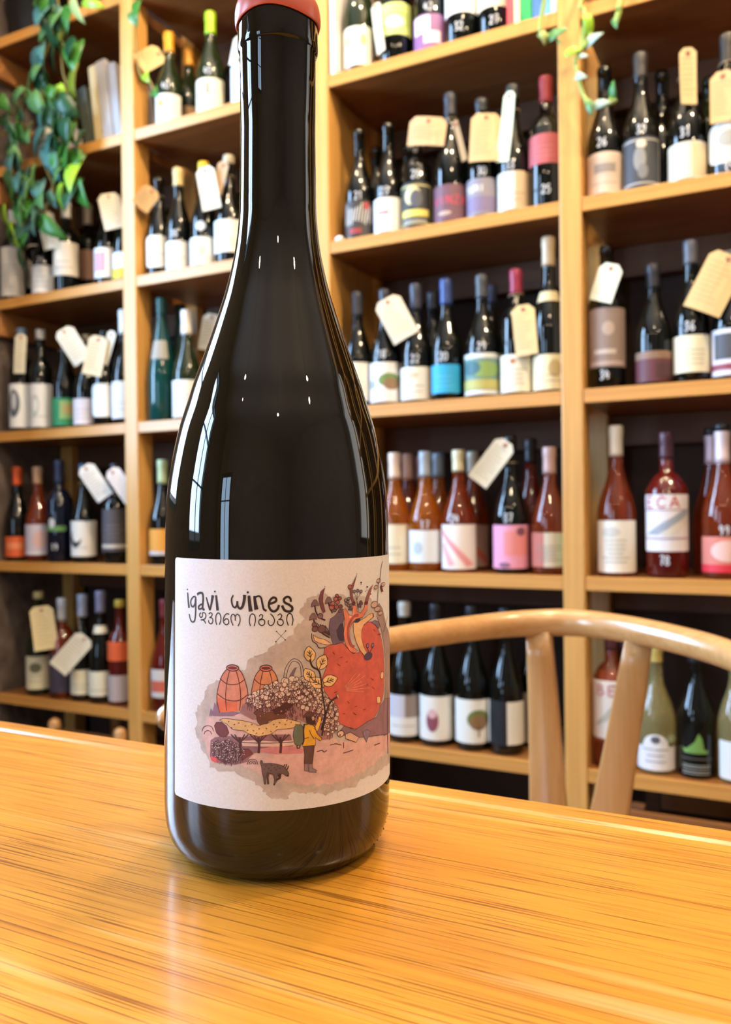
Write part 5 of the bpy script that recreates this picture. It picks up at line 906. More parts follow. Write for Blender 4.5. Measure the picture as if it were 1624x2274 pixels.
def wall_with_holes(name, plane, lo, hi, z1, thick, holes, mat):
    """plane 'x' (wall in YZ) or 'y' (wall in XZ); holes (a0, a1, z0, z1) along the wall."""
    bm = bmesh.new()

    def put(a0, a1, za, zb):
        if a1 - a0 < 1e-4 or zb - za < 1e-4: return
        if plane[0] == 'x': bm_box(bm, min(plane[1], plane[1] + thick), max(plane[1], plane[1] + thick), a0, a1, za, zb)
        else: bm_box(bm, a0, a1, min(plane[1], plane[1] + thick), max(plane[1], plane[1] + thick), za, zb)
    cur = lo
    for (a0, a1, za, zb) in sorted(holes):
        put(cur, a0, 0, z1); put(a0, a1, 0, za); put(a0, a1, zb, z1); cur = a1
    put(cur, hi, 0, z1)
    o = from_bm(name, bm, mat)
    return tag(o, kind='structure')


tag(box('floor', X0 - .2, X1 + .2, Y0 - .2, Y1 + .2, -0.1, 0, M_FLOOR, None, 0), kind='structure')
tag(box('ceiling', X0 - .2, X1 + .2, Y0 - .2, Y1 + .2, Z1, Z1 + .1, M_CEIL, None, 0), kind='structure')
wall_with_holes('wall_left', ('x', X0), Y0, Y1, Z1, -.15, [(0.30, 1.18, 0.95, 2.60), (-1.48, -0.62, 0.80, 2.45)], M_BRICK)
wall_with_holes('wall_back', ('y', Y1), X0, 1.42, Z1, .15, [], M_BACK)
wall_with_holes('wall_back_right', ('y', Y1), 1.42, X1, Z1, .15, [(1.52, 2.74, .75, 2.85)], M_PLASTER)
wall_with_holes('wall_right', ('x', X1), Y0, Y1, Z1, .15, [], M_PLASTER)
wall_with_holes('wall_rear', ('y', Y0), X0, X1, Z1, -.15, [(-1.97, -1.13, 0.0, 2.12)], M_PLASTER)
M_FRAME = paint('2c4450', 0.4, 'frame')


def sash(name, plane, a0, a1, z0, z1, na, nz, d, w=.05):
    bm = bmesh.new()

    def bar(u0, u1, v0, v1):
        if plane[0] == 'x': bm_box(bm, plane[1] - d, plane[1], u0, u1, v0, v1, .003)
        else: bm_box(bm, u0, u1, plane[1] - d, plane[1], v0, v1, .003)
    bar(a0, a0 + w, z0, z1); bar(a1 - w, a1, z0, z1); bar(a0 + w, a1 - w, z0, z0 + w); bar(a0 + w, a1 - w, z1 - w, z1)
    for i in range(1, na):
        c = a0 + (a1 - a0) * i / na; bar(c - .014, c + .014, z0 + w, z1 - w)
    for i in range(1, nz):
        c = z0 + (z1 - z0) * i / nz; bar(a0 + w, a1 - w, c - .014, c + .014)
    fr = from_bm(name, bm, M_FRAME)
    tag(fr, kind='structure')
    c = plane[1] - d / 2
    for i in range(na):
        for j in range(nz):
            p0, p1 = a0 + w * .6 + (a1 - a0 - w * 1.2) * i / na, a0 + w * .6 + (a1 - a0 - w * 1.2) * (i + 1) / na
            q0, q1 = z0 + w * .6 + (z1 - z0 - w * 1.2) * j / nz, z0 + w * .6 + (z1 - z0 - w * 1.2) * (j + 1) / nz
            if plane[0] == 'x': vs = [(c, p0, q0), (c, p1, q0), (c, p1, q1), (c, p0, q1)]
            else: vs = [(p0, c, q0), (p1, c, q0), (p1, c, q1), (p0, c, q1)]
            mesh_obj('pane', vs, [(0, 1, 2, 3)], M_PANE, fr, False)


sash('window_1', ('x', X0 - .04), 0.30, 1.18, 0.95, 2.60, 1, 2, .05)
sash('window_2', ('x', X0 - .04), -1.48, -0.62, 0.80, 2.45, 2, 3, .05)
sash('window_3', ('y', Y1 + .09), 1.52, 2.74, .75, 2.85, 1, 1, .05, .04)
sash('door_1', ('y', Y0 - .04), -1.97, -1.13, 0.0, 2.12, 2, 3, .05, .10)
tag(box('baseboard_right', X1 - .015, X1, Y0, Y1, 0, .1, M_POST, None, .002), kind='structure')

# pendant lamps (bulb, socket, cord) that light the shop
M_BULB = bpy.data.materials.new('lit_bulb'); M_BULB.use_nodes = True
pb = M_BULB.node_tree.nodes['Principled BSDF']
pb.inputs['Base Color'].default_value = (0, 0, 0, 1)
pb.inputs['Emission Color'].default_value = (*LAMP_COL, 1)
pb.inputs['Emission Strength'].default_value = 1.0
M_BLACK = paint('141414', 0.4, 'fitting')
PLACES = ['behind the viewer on the window side', 'behind the viewer over the room', 'right of the table', 'in front of the right shelving', 'in front of the middle shelving', 'in front of the left shelving', 'above the near end of the table']
for (x, y, z, pw), place in zip(PENDANTS, PLACES):
    t = thing('pendant_lamp', 'bare round bulb on a black cord hanging ' + place, 'lamp', (x, y, z), 'pendant lamps over the room')
    mb = M_BULB.copy(); mb.node_tree.nodes['Principled BSDF'].inputs['Emission Strength'].default_value = pw
    v, f = lathe_data([(-.034, 0), (-.030, .016), (-.017, .030), (0, .034), (.017, .030), (.030, .018), (.042, .013), (.050, .013), (.050, 0)], 20)
    mesh_obj('bulb', v, f, mb, t)
    v, f = lathe_data([(.050, 0), (.050, .017), (.092, .019), (.100, .008), (.100, 0)], 16)
    mesh_obj('socket', v, f, M_BLACK, t)
    v, f = tube_data([(0, 0, .098), (0, 0, Z1 - z)], .003, 6)
    mesh_obj('cord', v, f, M_BLACK, t)

# ------------------------------------------------------------------ the wall of shelving
S = 1.74                                       # front plane of the shelving
TH = .028
LV = {'a': 2.28147, 'b': 1.89848, 'c': 1.50285, 'd': 1.10764, 'e': .72028, 'f': .32309}   # shelf tops
PW = .046
POSTS = [-2.128, -1.609, -1.009, -.415, .18, .776, 1.37]
DEPTH = .31
unit = thing('wall_shelving', 'floor to ceiling honey coloured wooden shelving filled with wine bottles', 'shelves', (0, S, 0))
random.seed(5)


def ub(name, x0, x1, y0, y1, z0, z1, mat, bev=.002):
    o = centred_box(name, x0, x1, y0 - S, y1 - S, z0, z1, mat, unit, bev)
    return o


for i, xp in enumerate(POSTS):
    if i > 0:
        ub('post', xp, xp + PW, S - .002, S + .058, 0, 2.85, M_POST, .003)
    ub('rear_post', xp, xp + PW, S + DEPTH - .05, S + DEPTH - .001, 0, 2.85, M_POST)
for i in range(len(POSTS) - 1):
    xa = POSTS[i] + (PW if i else 0.0); xb = POSTS[i + 1]
    for k, z in LV.items():
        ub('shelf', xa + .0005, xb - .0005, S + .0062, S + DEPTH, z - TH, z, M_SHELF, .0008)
        ub('shelf_lit_edge', xa + .0005, xb - .0005, S, S + .006, z - TH - .0005, z + .0003, M_LIT_EDGE, .0012)  # strip added to carry the lit tone of the board's front edge
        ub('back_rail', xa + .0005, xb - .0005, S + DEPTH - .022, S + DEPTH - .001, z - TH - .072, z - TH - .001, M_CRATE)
    for k, z in list(LV.items())[:3]:
        if i == 0:
            ub('side_cleat', xa + .0005, xa + .024, S + .01, S + DEPTH - .055, z - TH - .075, z - TH - .001, M_SHELF_Y)
ub('divider', POSTS[2] + .012, POSTS[2] + .034, S + .059, S + DEPTH - .052, 0, 2.85, M_POST)

# ------------------------------------------------------------------ the table
TT = .745
tb = thing('table', 'honey oak table with lipped far edge, under the big wine bottle', 'table', (0, 0, 0))
YE = .342
o = centred_box('tabletop', -1.15, 1.15, -.46, YE - .019, TT - .028, TT, M_TABLE, tb, .0008, .07)
o = centred_box('edge_lipping', -1.15, 1.15, YE - .0188, YE, TT - .030, TT - .0003, M_TABLE, tb, .004, .31)
for n, a in (('apron', (-1.02, 1.02, YE - .08, YE - .058, TT - .12, TT - .029)), ('apron', (-1.02, 1.02, -.42, -.398, TT - .12, TT - .029)),
             ('apron', (-1.04, -1.02, -.40, YE - .08, TT - .12, TT - .029)), ('apron', (1.02, 1.04, -.40, YE - .08, TT - .12, TT - .029))):
    centred_box(n, *a, M_CHAIR, tb)
for sx in (-1, 1):
    for y in (-.40, YE - .09):
        v, f = lathe_data([(0, 0), (0, .018), (TT - .029, .030), (TT - .029, 0)], 16)
        l = mesh_obj('leg', v, f, M_CHAIR_V, tb); l.location = (sx * 1.0, y, 0)

# ------------------------------------------------------------------ the big wine bottle
HB = (-0.16646966, 0.25675641)
TILT = 0.0112
vd = Vector((HB[0], HB[1], 0)).normalized(); rt = Vector((vd.y, -vd.x, 0))
r2 = rt * math.cos(TILT) - Vector((0, 0, 1)) * math.sin(TILT)
ax = Vector((0, 0, 1)) * math.cos(TILT) + rt * math.sin(TILT)
hero = thing('wine_bottle', 'large dark wine bottle with red wax top and illustrated label on the table', 'wine bottle')
mm = Matrix.Identity(4)
for i in range(3):
    mm[i][0] = r2[i]; mm[i][1] = vd[i]; mm[i][2] = ax[i]
mm[0][3], mm[1][3], mm[2][3] = HB[0], HB[1], TT + .0004
hero.matrix_world = mm
HP = [(.0, .0), (.0, .030), (.0006, .0335), (.0028, .0364), (.0065, .0388), (.011, .0400), (.017, .04055), (.03, .0406), (.078, .0405), (.107, .0403), (.120, .0400), (.1283, .0394), (.1348, .0385), (.1429, .0370), (.1511, .0351),
      (.1592, .03256), (.1666, .03030), (.1748, .02735), (.1831, .0244), (.1922, .02135), (.2004, .01880), (.2087, .01680), (.2169, .01528), (.2252, .01432), (.2334, .0139), (.2579, .01365), (.2862, .01372),
      (.2868, .0142), (.2878, .01455), (.289, .0146), (.2972, .01445), (.304, .0144), (.3048, .0), ]
hp = catmull(HP[5:26], 4)
hp = HP[:5] + hp + HP[26:]
M_HERO = glass('hero_bottle_glass', (0.011, 0.008, 0.0035), 0.20, 0.01, 1.5)
v, f = lathe_data(hp, 128)
mesh_obj('bottle_glass', v, f, M_HERO, hero)


def hr(z):
    for (z0, r0), (z1, r1) in zip(hp, hp[1:]):
        if z0 <= z <= z1 and z1 > z0: return r0 + (r1 - r0) * (z - z0) / (z1 - z0)
    return .0405


# wax dipped over the mouth, with a rounded lower lip
M_WAX = paint('c2604f', 0.32, 'wax')
wp = [(.2968, .01440), (.2962, .0149), (.2966, .01535), (.2985, .0156), (.301, .0155), (.3035, .0149), (.3056, .0137), (.3070, .0115), (.3077, .008), (.3079, 0)]
v, f = lathe_data(catmull(wp, 3), 64)
v = [(x, y, z + .0007 * math.sin(3 * math.atan2(y, x) + 1.0) * max(0, (.300 - z) / .004)) for x, y, z in v]
mesh_obj('wax_seal', v, f, M_WAX, hero)
# raised dots round the heel
vs, fs = [], []
for a, z in ((80, .0110), (77, .0088), (74, .0071), (70, .0059), (66, .0051), (62, .0046)):
    th = math.radians(a); rh = hr(z) - .0003; c = (rh * math.sin(th), -rh * math.cos(th), z)
    v, f = lathe_data([(-.0005, 0), (-.0003, .00045), (.0002, .00045), (.0005, 0)], 8)
    b = len(vs); vs += [(x + c[0], y + c[1], w + c[2]) for x, y, w in v]; fs += [tuple(i + b for i in q) for q in f]
mesh_obj('heel_dots', vs, fs, M_HERO, hero)


def paper_mat(name, c1, c2):
    mt, nt, p = base_mat(name)
    tc = nd(nt, 'ShaderNodeTexCoord'); n = nd(nt, 'ShaderNodeTexNoise')
    n.inputs['Scale'].default_value = 1400; n.inputs['Detail'].default_value = 3
    nt.links.new(tc.outputs['Object'], n.inputs['Vector'])
    r = nd(nt, 'ShaderNodeValToRGB')
    r.color_ramp.elements[0].position = .3; r.color_ramp.elements[0].color = (*c1, 1)
    r.color_ramp.elements[1].position = .7; r.color_ramp.elements[1].color = (*c2, 1)
    nt.links.new(n.outputs['Fac'], r.inputs['Fac']); nt.links.new(r.outputs['Color'], p.inputs['Base Color'])
    b = nd(nt, 'ShaderNodeBump'); b.inputs['Strength'].default_value = .25; b.inputs['Distance'].default_value = .0002
    nt.links.new(n.outputs['Fac'], b.inputs['Height']); nt.links.new(b.outputs['Normal'], p.inputs['Normal'])
    p.inputs['Roughness'].default_value = .5
    return mt


M_LABEL = paper_mat('hero_label_paper', (.68, .685, .715), (.755, .76, .79))
pr = Print(hr, .0405)
c = .0012
outline = []
LS0, LS1, LZ0, LZ1 = -.0414, .0760, .0257, .1052
for (cx, cz, a0) in ((LS1 - c, LZ1 - c, 0), (LS0 + c, LZ1 - c, 90), (LS0 + c, LZ0 + c, 180), (LS1 - c, LZ0 + c, 270)):
    for k in range(4):
        a = math.radians(a0 + 30 * k); outline.append((cx + c * math.cos(a), cz + c * math.sin(a)))
pr.poly(outline, M_LABEL, .00012)
hlabel = pr.build('paper_label', hero)
hlabel['label'] = 'white wrap-around paper label with drawing of a red heart'
parts = {}
order = []


def part(n):
    if n not in parts: parts[n] = Print(hr, .0405); order.append(n)
    return parts[n]


def rough_outline(pts, amp, seed):
    """Uneven watercolour edge: subdivide and jitter."""
    rr = random.Random(seed); out = []
    n = len(pts)
    for i in range(n):
        a, b = pts[i], pts[(i + 1) % n]
        d = math.hypot(b[0] - a[0], b[1] - a[1]); k = max(1, int(d / .0008))
        for j in range(k):
            t = j / k
            out.append((a[0] + (b[0] - a[0]) * t + rr.uniform(-amp, amp), a[1] + (b[1] - a[1]) * t + rr.uniform(-amp, amp)))
    return out


MMT = .001
for e in ART:
    n, kind, col, lay, pts, w = e
    P = part(n); off = .00014 + lay * .000022
    mat = paint(col, .55, 'ink')
    if kind == 'P':
        q = [(a * MMT, b * MMT) for a, b in pts]
        if n == 'grey_wash': q = rough_outline(q, .00055, len(q))
        P.poly(q, mat, off)
        if n in ('printed_walker', 'printed_goat', 'printed_heart', 'printed_horns', 'printed_mushrooms', 'printed_side_plants') or (n == 'printed_meadow' and lay >= 6):
            P.ribbon(q + [q[0]], .00015, paint('4a2430', .55, 'ink'), off + .000012, False)
    elif kind in 'LK':
        q = [(a * MMT, b * MMT) for a, b in pts]
        ww = tuple(x * MMT for x in w) if isinstance(w, tuple) else w * MMT
        P.ribbon(q, ww, mat, off, kind == 'L')
    else:
        (cs, cz), (rx, rz) = pts
        q = P.ellipse((cs * MMT, cz * MMT), (rx * MMT, rz * MMT), mat, off)
        if w: P.ribbon(q + [q[0]], w * MMT, paint('3a2230', .55, 'ink'), off + .00001, False)


def inside(x, y, poly):
    r = False
    for i in range(len(poly)):
        (x1, y1), (x2, y2) = poly[i - 1], poly[i]
        if (y1 > y) != (y2 > y) and x < (x2 - x1) * (y - y1) / (y2 - y1) + x1: r = not r
    return r


rr = random.Random(8)
ink = paint('4a2a34', .55, 'ink')
for (n, poly, cnt, r0, r1, col) in SCATTER:
    P = part(n); done = 0
    xs = [p[0] for p in poly]; ys = [p[1] for p in poly]
    while done < cnt:
        x, y = rr.uniform(min(xs), max(xs)), rr.uniform(min(ys), max(ys))
        if not inside(x, y, poly): continue
        r = rr.uniform(r0, r1); done += 1
        off = .00014 + (6.0 + done * .004) * .000022
        h = r * rr.uniform(2, 4)
        if r1 < 1.0:
            for _ in range(2):
                x2, y2 = x + rr.uniform(-1.2, 1.2), y + rr.uniform(-1.2, 1.2)
                if inside(x2, y2, poly): P.ribbon([(x2 * MMT, y2 * MMT), ((x2 + rr.uniform(-.4, .4)) * MMT, (y2 - rr.uniform(.8, 2.0)) * MMT)], .00014, ink, off - .00003, False)
        P.ribbon([(x * MMT, y * MMT), ((x + rr.uniform(-.3, .3)) * MMT, (y - h) * MMT)], .00018, ink, off - .00002, False)
        q = P.ellipse((x * MMT, y * MMT), (r * MMT, r * MMT), paint(col, .55, 'ink'), off, 10)
        P.ribbon(q + [q[0]], .00016, ink, off + .000004, False)
for n in order: parts[n].build(n, hlabel)

# ------------------------------------------------------------------ the chair beyond the table
ch = thing('wishbone_chair', 'pale oak chair with bent round top rail and forked back splat', 'chair', (-.19, .66, 0))
cx, cy = -.19, .66


def cm(name, data, mat): return mesh_obj(name, [(x - cx, y - cy, z) for x, y, z in data[0]], data[1], mat, ch)


rail = [(-.3853, .4466, .7212), (-.390, .53, .727), (-.374, .63, .7345), (-.3342, .7138, .7416), (-.2760, .815, .7441), (-.2312, .853, .7456), (-.1829, .8587, .7466),
        (-.1119, .8195, .7456), (-.0407, .7496, .7416), (-.002, .66, .7345), (.012, .56, .727), (.008, .47, .7212)]
rp = catmull(rail, 8)
n = len(rp)
rad = []
for i in range(n):
    t = abs(i / (n - 1) - .5) * 2
    rad.append((.0142 - .0042 * t) * (min(1, math.sqrt(max(0.02, (1 - t) * 30))) if t > .967 else 1))
cm('top_rail', tube_data(rp, rad, 16, .95), M_CHAIR)
# forked splat: two tapering flat branches that join low down
for nm, T, Bm, w0, w1 in (('splat_branch', (-.2290, .852, .7380), (-.2189, .838, .5680), .0125, .0185), ('splat_branch', (-.1262, .832, .7370), (-.1570, .838, .5650), .0125, .0185)):
    T, Bm = Vector(T), Vector(Bm)
    vs, fs = [], []
    K = 8
    wd = Vector((0.93, 0.0, 0)).normalized()
    side = Vector((.97, .12 if nm == 'x' else 0, 0)).normalized()
    Bot = Bm + (Bm - T).normalized() * .06
    for k in range(K + 1):
        t = k / K; c0 = T.lerp(Bot, t); c0.y += .006 * math.sin(PI * t)
        w = w0 + (w1 - w0) * min(1, t * 1.25); th = .0055
        for sx, sy in ((-1, -1), (-.85, -1.25), (.85, -1.25), (1, -1), (1, 1), (.85, 1.25), (-.85, 1.25), (-1, 1)):
            vs.append(tuple(c0 + side * (w * sx) + Vector((0, th * sy, 0))))
    for k in range(K):
        for j in range(8): fs.append((k * 8 + j, (k + 1) * 8 + j, (k + 1) * 8 + (j + 1) % 8, k * 8 + (j + 1) % 8))
    fs.append(tuple(range(8))); fs.append(tuple(reversed(range(K * 8, K * 8 + 8))))
    cm(nm, (vs, fs), M_CHAIR_V)
bm = bmesh.new()
bm_box(bm, -.030 + .0, .034, -.007, .007, -.11, .02, .004)
o = from_bm('splat_stem', bm, M_CHAIR_V, ch); o.location = (-.187 - cx, .838 - cy, .50)
cm('rear_seat_rail', tube_data([(-.36, .80, .42), (-.19, .825, .425), (-.02, .80, .42)], .014, 10), M_CHAIR)
cm('front_seat_rail', tube_data([(-.39, .42, .43), (-.19, .41, .43), (.01, .42, .43)], .014, 10), M_CHAIR)
seat = bmesh.new(); bm_box(seat, -.385, .005, .415, .815, .405, .442, .014)
bmesh.ops.translate(seat, verts=seat.verts, vec=(-cx, -cy, 0))
from_bm('woven_seat', seat, wood('paper_cord', (.62, .48, .30), (.42, .30, .17), 0, .7), ch)
for pth in ([(-.372, .80, 0), (-.365, .80, .42), (-.372, .74, .60), (-.376, .62, .728)], [(-.008, .80, 0), (-.015, .80, .42), (-.008, .74, .60), (-.006, .66, .728)],
            [(-.40, .42, 0), (-.395, .42, .45)], [(.02, .42, 0), (.015, .42, .45)]):
    cm('leg', tube_data(catmull(pth, 5) if len(pth) > 2 else pth, .0135, 12), M_CHAIR_V)
for y, z in ((.42, .26),):
    cm('stretcher', tube_data([(-.40, y, z), (.02, y, z)], .009, 8), M_CHAIR)
for x in (-.386, .006): cm('stretcher', tube_data([(x, .42, .22), (x, .80, .22)], .009, 8), M_CHAIR)

# ------------------------------------------------------------------ the bottles on the shelves


def bottle_profile(kind, Hh, R):
    rn = .0138
    pr_ = [(0, 0), (0, R * .80), (.002, R * .92), (.008, R)]
    if kind == 'bord': a, b, rs = .60, .72, .75
    elif kind == 'flute': a, b, rs = .38, .84, .5
    elif kind == 'champ': a, b, rs = .42, .80, .6
    else: a, b, rs = .40, .74, .5
    z0, z1 = Hh * a, Hh * b
    pr_.append((z0, R))
    K = 10
    for k in range(1, K + 1):
        t = k / K
        if kind == 'bord':
            e = math.sqrt(max(0, 1 - t * t)) * .55 + .45 * (1 - t) ** 1.4
        elif kind == 'flute': e = 1 - (t * .55 + .45 * t * t * (3 - 2 * t))
        else:
            e = 1 - t * t * (3 - 2 * t); e = e * .75 + .25 * (math.cos(t * PI / 2))
        pr_.append((z0 + (z1 - z0) * t, rn + (R - rn) * e))
    pr_ += [(Hh - .018, rn - .0006), (Hh - .017, rn + .0008), (Hh - .008, rn + .0008), (Hh - .004, rn - .0002), (Hh, rn - .0012), (Hh, 0)]
    return pr_


def rad_at(prof, z):
    for (z0, r0), (z1, r1) in zip(prof, prof[1:]):
        if z0 <= z <= z1 and z1 > z0: return r0 + (r1 - r0) * (z - z0) / (z1 - z0)
    return prof[4][1]


CHALK = paint('c9ccd0', .8, 'chalk')
GROUPS = {'a': 'top shelf', 'b': 'wine bottles on the highest shelf in view', 'c': 'wine bottles on the second shelf in view', 'd': 'wine bottles on the third shelf in view',
          'e': 'wine bottles on the rose and orange shelf', 'f': 'wine bottles on the lowest shelf'}
INFO = {}
rr = random.Random(21)
for (key, lv, bx, by, R, Hh, kind, gl, cap, lab, price, desc) in BOTTLES:
    ang = math.atan2(-bx, by)                 # azimuth of the bottle as seen from the chair side
    rz = (-bx / by) * 0.0
    rot = math.atan2(bx, by) * -0.62
    rot = -rot if False else math.atan2(bx, by) * -0.62
    t = thing('wine_bottle', desc, 'wine bottle', (bx, by, LV[lv]), GROUPS[lv], rot)
    if lab and lab[1] > .43 * Hh and key != 'd21': kind = 'bord'
    pf = bottle_profile(kind, Hh, R)
    INFO[key] = (bx, by, LV[lv], Hh)
    v, f = lathe_data(pf, 28)
    mesh_obj('bottle_glass', v, f, GL[gl], t)
    if cap:
        zc = max(min(cap[0], Hh - .02), Hh * .74 + .002)
        cp = [(zc, rad_at(pf, zc) + .0004), (zc, rad_at(pf, zc) + .0008)]
        for k in range(1, 5):
            z = zc + (Hh - .0175 - zc) * k / 5; cp.append((z, max(rad_at(pf, z), .0133) + .0008))
        cp += [(Hh - .016, .0152), (Hh - .003, .0150), (Hh + .0004, .0138), (Hh + .0008, 0)]
        v, f = lathe_data(cp, 24); mesh_obj('capsule', v, f, paint(cap[1], .42, 'capsule'), t)
    rf = lambda z, pf=pf: rad_at(pf, z)
    if lab:
        z0, z1, col, ha, prints = lab
        hs = math.radians(ha) * R
        shape = [p for p in prints if p[0] == 'shape']
        hh = z1 - z0
        P = Print(rf, R)
        c = min(.004, hh * .3)
        ol = []
        if shape and shape[0][1] == 'oval':
            ol = [(hs * math.copysign(abs(math.cos(a)) ** .6, math.cos(a)), (z0 + z1) / 2 + hh / 2 * math.copysign(abs(math.sin(a)) ** .6, math.sin(a))) for a in [2 * PI * k / 28 for k in range(28)]]
        elif shape:
            ol = [(-hs, z0), (hs, z0), (hs, z0 + hh * .65)] + [(hs * .55 * math.cos(a), z0 + hh * .65 + hh * .35 * math.sin(a)) for a in [PI * k / 12 for k in range(13)]] + [(-hs, z0 + hh * .65)]
        else:
            for (px_, pz_, a0) in ((hs - c, z1 - c, 0), (-hs + c, z1 - c, 90), (-hs + c, z0 + c, 180), (hs - c, z0 + c, 270)):
                for k in range(3):
                    a = math.radians(a0 + 45 * k); ol.append((px_ + c * math.cos(a), pz_ + c * math.sin(a)))
        P.poly(ol, paint(col, .55), .0005, .0045)
        lo = P.build('paper_label', t)
        Q = Print(rf, R); off = .0008
        U = lambda u: u * hs * .96
        Vv = lambda w: z0 + w * hh
        for s in prints:
            off += .00012
            if s[0] == 'rect': Q.poly([(U(s[1]), Vv(s[2])), (U(s[3]), Vv(s[2])), (U(s[3]), Vv(s[4])), (U(s[1]), Vv(s[4]))], paint(s[5], .55), off, .0045)
            elif s[0] == 'ell':
                q = [(U(s[1] + s[3] * math.cos(2 * PI * k / 16)), Vv(s[2] + s[4] * math.sin(2 * PI * k / 16))) for k in range(16)]
                Q.poly(q, paint(s[5], .55), off, .0045)
            elif s[0] == 'poly': Q.poly([(U(a), Vv(b)) for a, b in s[1]], paint(s[2], .55), off, .0045)
            elif s[0] == 'lines':
                for k in range(s[1]):
                    zz = Vv(.16 + .5 * (k + .5) / max(s[1], 3)); w = rr.uniform(.3, .62)
                    for a, b in ((-w, -w * .15), (-w * .08, w)):
                        Q.ribbon([(U(a), zz), (U(b), zz)], .0016, paint(s[2], .55), off, False)
            elif s[0] == 'frame':
                m_ = s[1]
                for a in ((-1 + m_, m_, 1 - m_, m_ + .03), (-1 + m_, 1 - m_ - .03, 1 - m_, 1 - m_), (-1 + m_, m_, -1 + m_ + .06, 1 - m_), (1 - m_ - .06, m_, 1 - m_, 1 - m_)):
                    Q.poly([(U(a[0]), Vv(a[1])), (U(a[2]), Vv(a[1])), (U(a[2]), Vv(a[3])), (U(a[0]), Vv(a[3]))], paint(s[2], .5), off, .0045)
            elif s[0] == 'scrib':
                for k in range(11):
                    a = s[1] + (s[3] - s[1]) * k / 10
                    Q.ribbon([(U(a), Vv(s[2] + rr.uniform(0, .15))), (U(a + .12), Vv(s[4] - rr.uniform(0, .2)))], .0022, paint(s[5], .55), off, False)
            elif s[0] == 'txt': write(Q, s[1], U(s[2]), U(s[4]), Vv(s[3]), Vv(s[5]), paint(s[6], .55), off, .0032)
        if lo: Q.build('label_print', lo)
    if price:
        Q = Print(rf, R); z = price[1]
        h = .009; s0 = -.011 + .004 * math.sin(bx * 40)
        zc_ = min(z, Hh * .55)
        write(Q, price[0], s0, s0 + .021, zc_ - h, zc_ + h, CHALK, .0007, .0028)
        Q.build('chalk_price', t)
    if key in ('c23',):
        Q = Print(rf, R); Q.poly([(.013 * math.cos(2 * PI * k / 16), .108 + .013 * math.sin(2 * PI * k / 16)) for k in range(16)], paint('e6e6e0', .5), .0007, .0045)
        Q.build('round_medal', t)
    if key in ('d39', 'f14'):
        z = Hh * .62 if key == 'd39' else Hh * .66
        v, f = lathe_data([(z - .012, rf(z - .012) + .0007), (z + .010, rf(z + .010) + .0007)], 28)
        mesh_obj('neck_band', v, f, paint('d9c9a0' if key == 'd39' else 'e2dcc8', .55), t)
    if key == 'f44':
        Q = Print(rf, R)
        Q.poly([(-.028, .062), (-.018, .060), (-.002, .074), (.006, .092), (.012, .082), (.016, .060), (.024, .058), (.022, .052), (-.02, .052)], paint('6f9a4a', .5), .0007, .004)
        for z in (.012, .017, .024, .028): Q.ribbon([(-.026, z), (.028, z)], .0022, paint('8f9088', .5), .0008, False)
        Q.poly([(-.030, .040), (.032, .040), (.032, .043), (-.030, .043)], paint('4b4c46', .5), .0007, .004)
        Q.build('leaf_emblem', t)
    if key in ('e43', 'e44'):
        v, f = lathe_data([(Hh - .012, .0153), (Hh - .012, .0157), (Hh + .001, .0155), (Hh + .0025, .0140), (Hh + .0028, 0)], 24)
        mesh_obj('stopper_top', v, f, paint('1c1a1c', .4, 'capsule'), t)
    if key == 'e13':
        Q = Print(rf, R)
        q = [(-.012 + .010 * math.cos(2 * PI * k / 14), .114 + .015 * math.sin(2 * PI * k / 14)) for k in range(14)]
        Q.poly(q, paint('c9c9cc', .5), .0007, .004)
        Q.build('white_emblem', t)
    if key == 'f15':
        Q = Print(rf, R); Q.poly([(-.035, .012), (.030, .012), (.030, .085), (-.035, .085)], paint('b9a8a4', .5), .0006, .004)
        Q.build('lower_label', t)

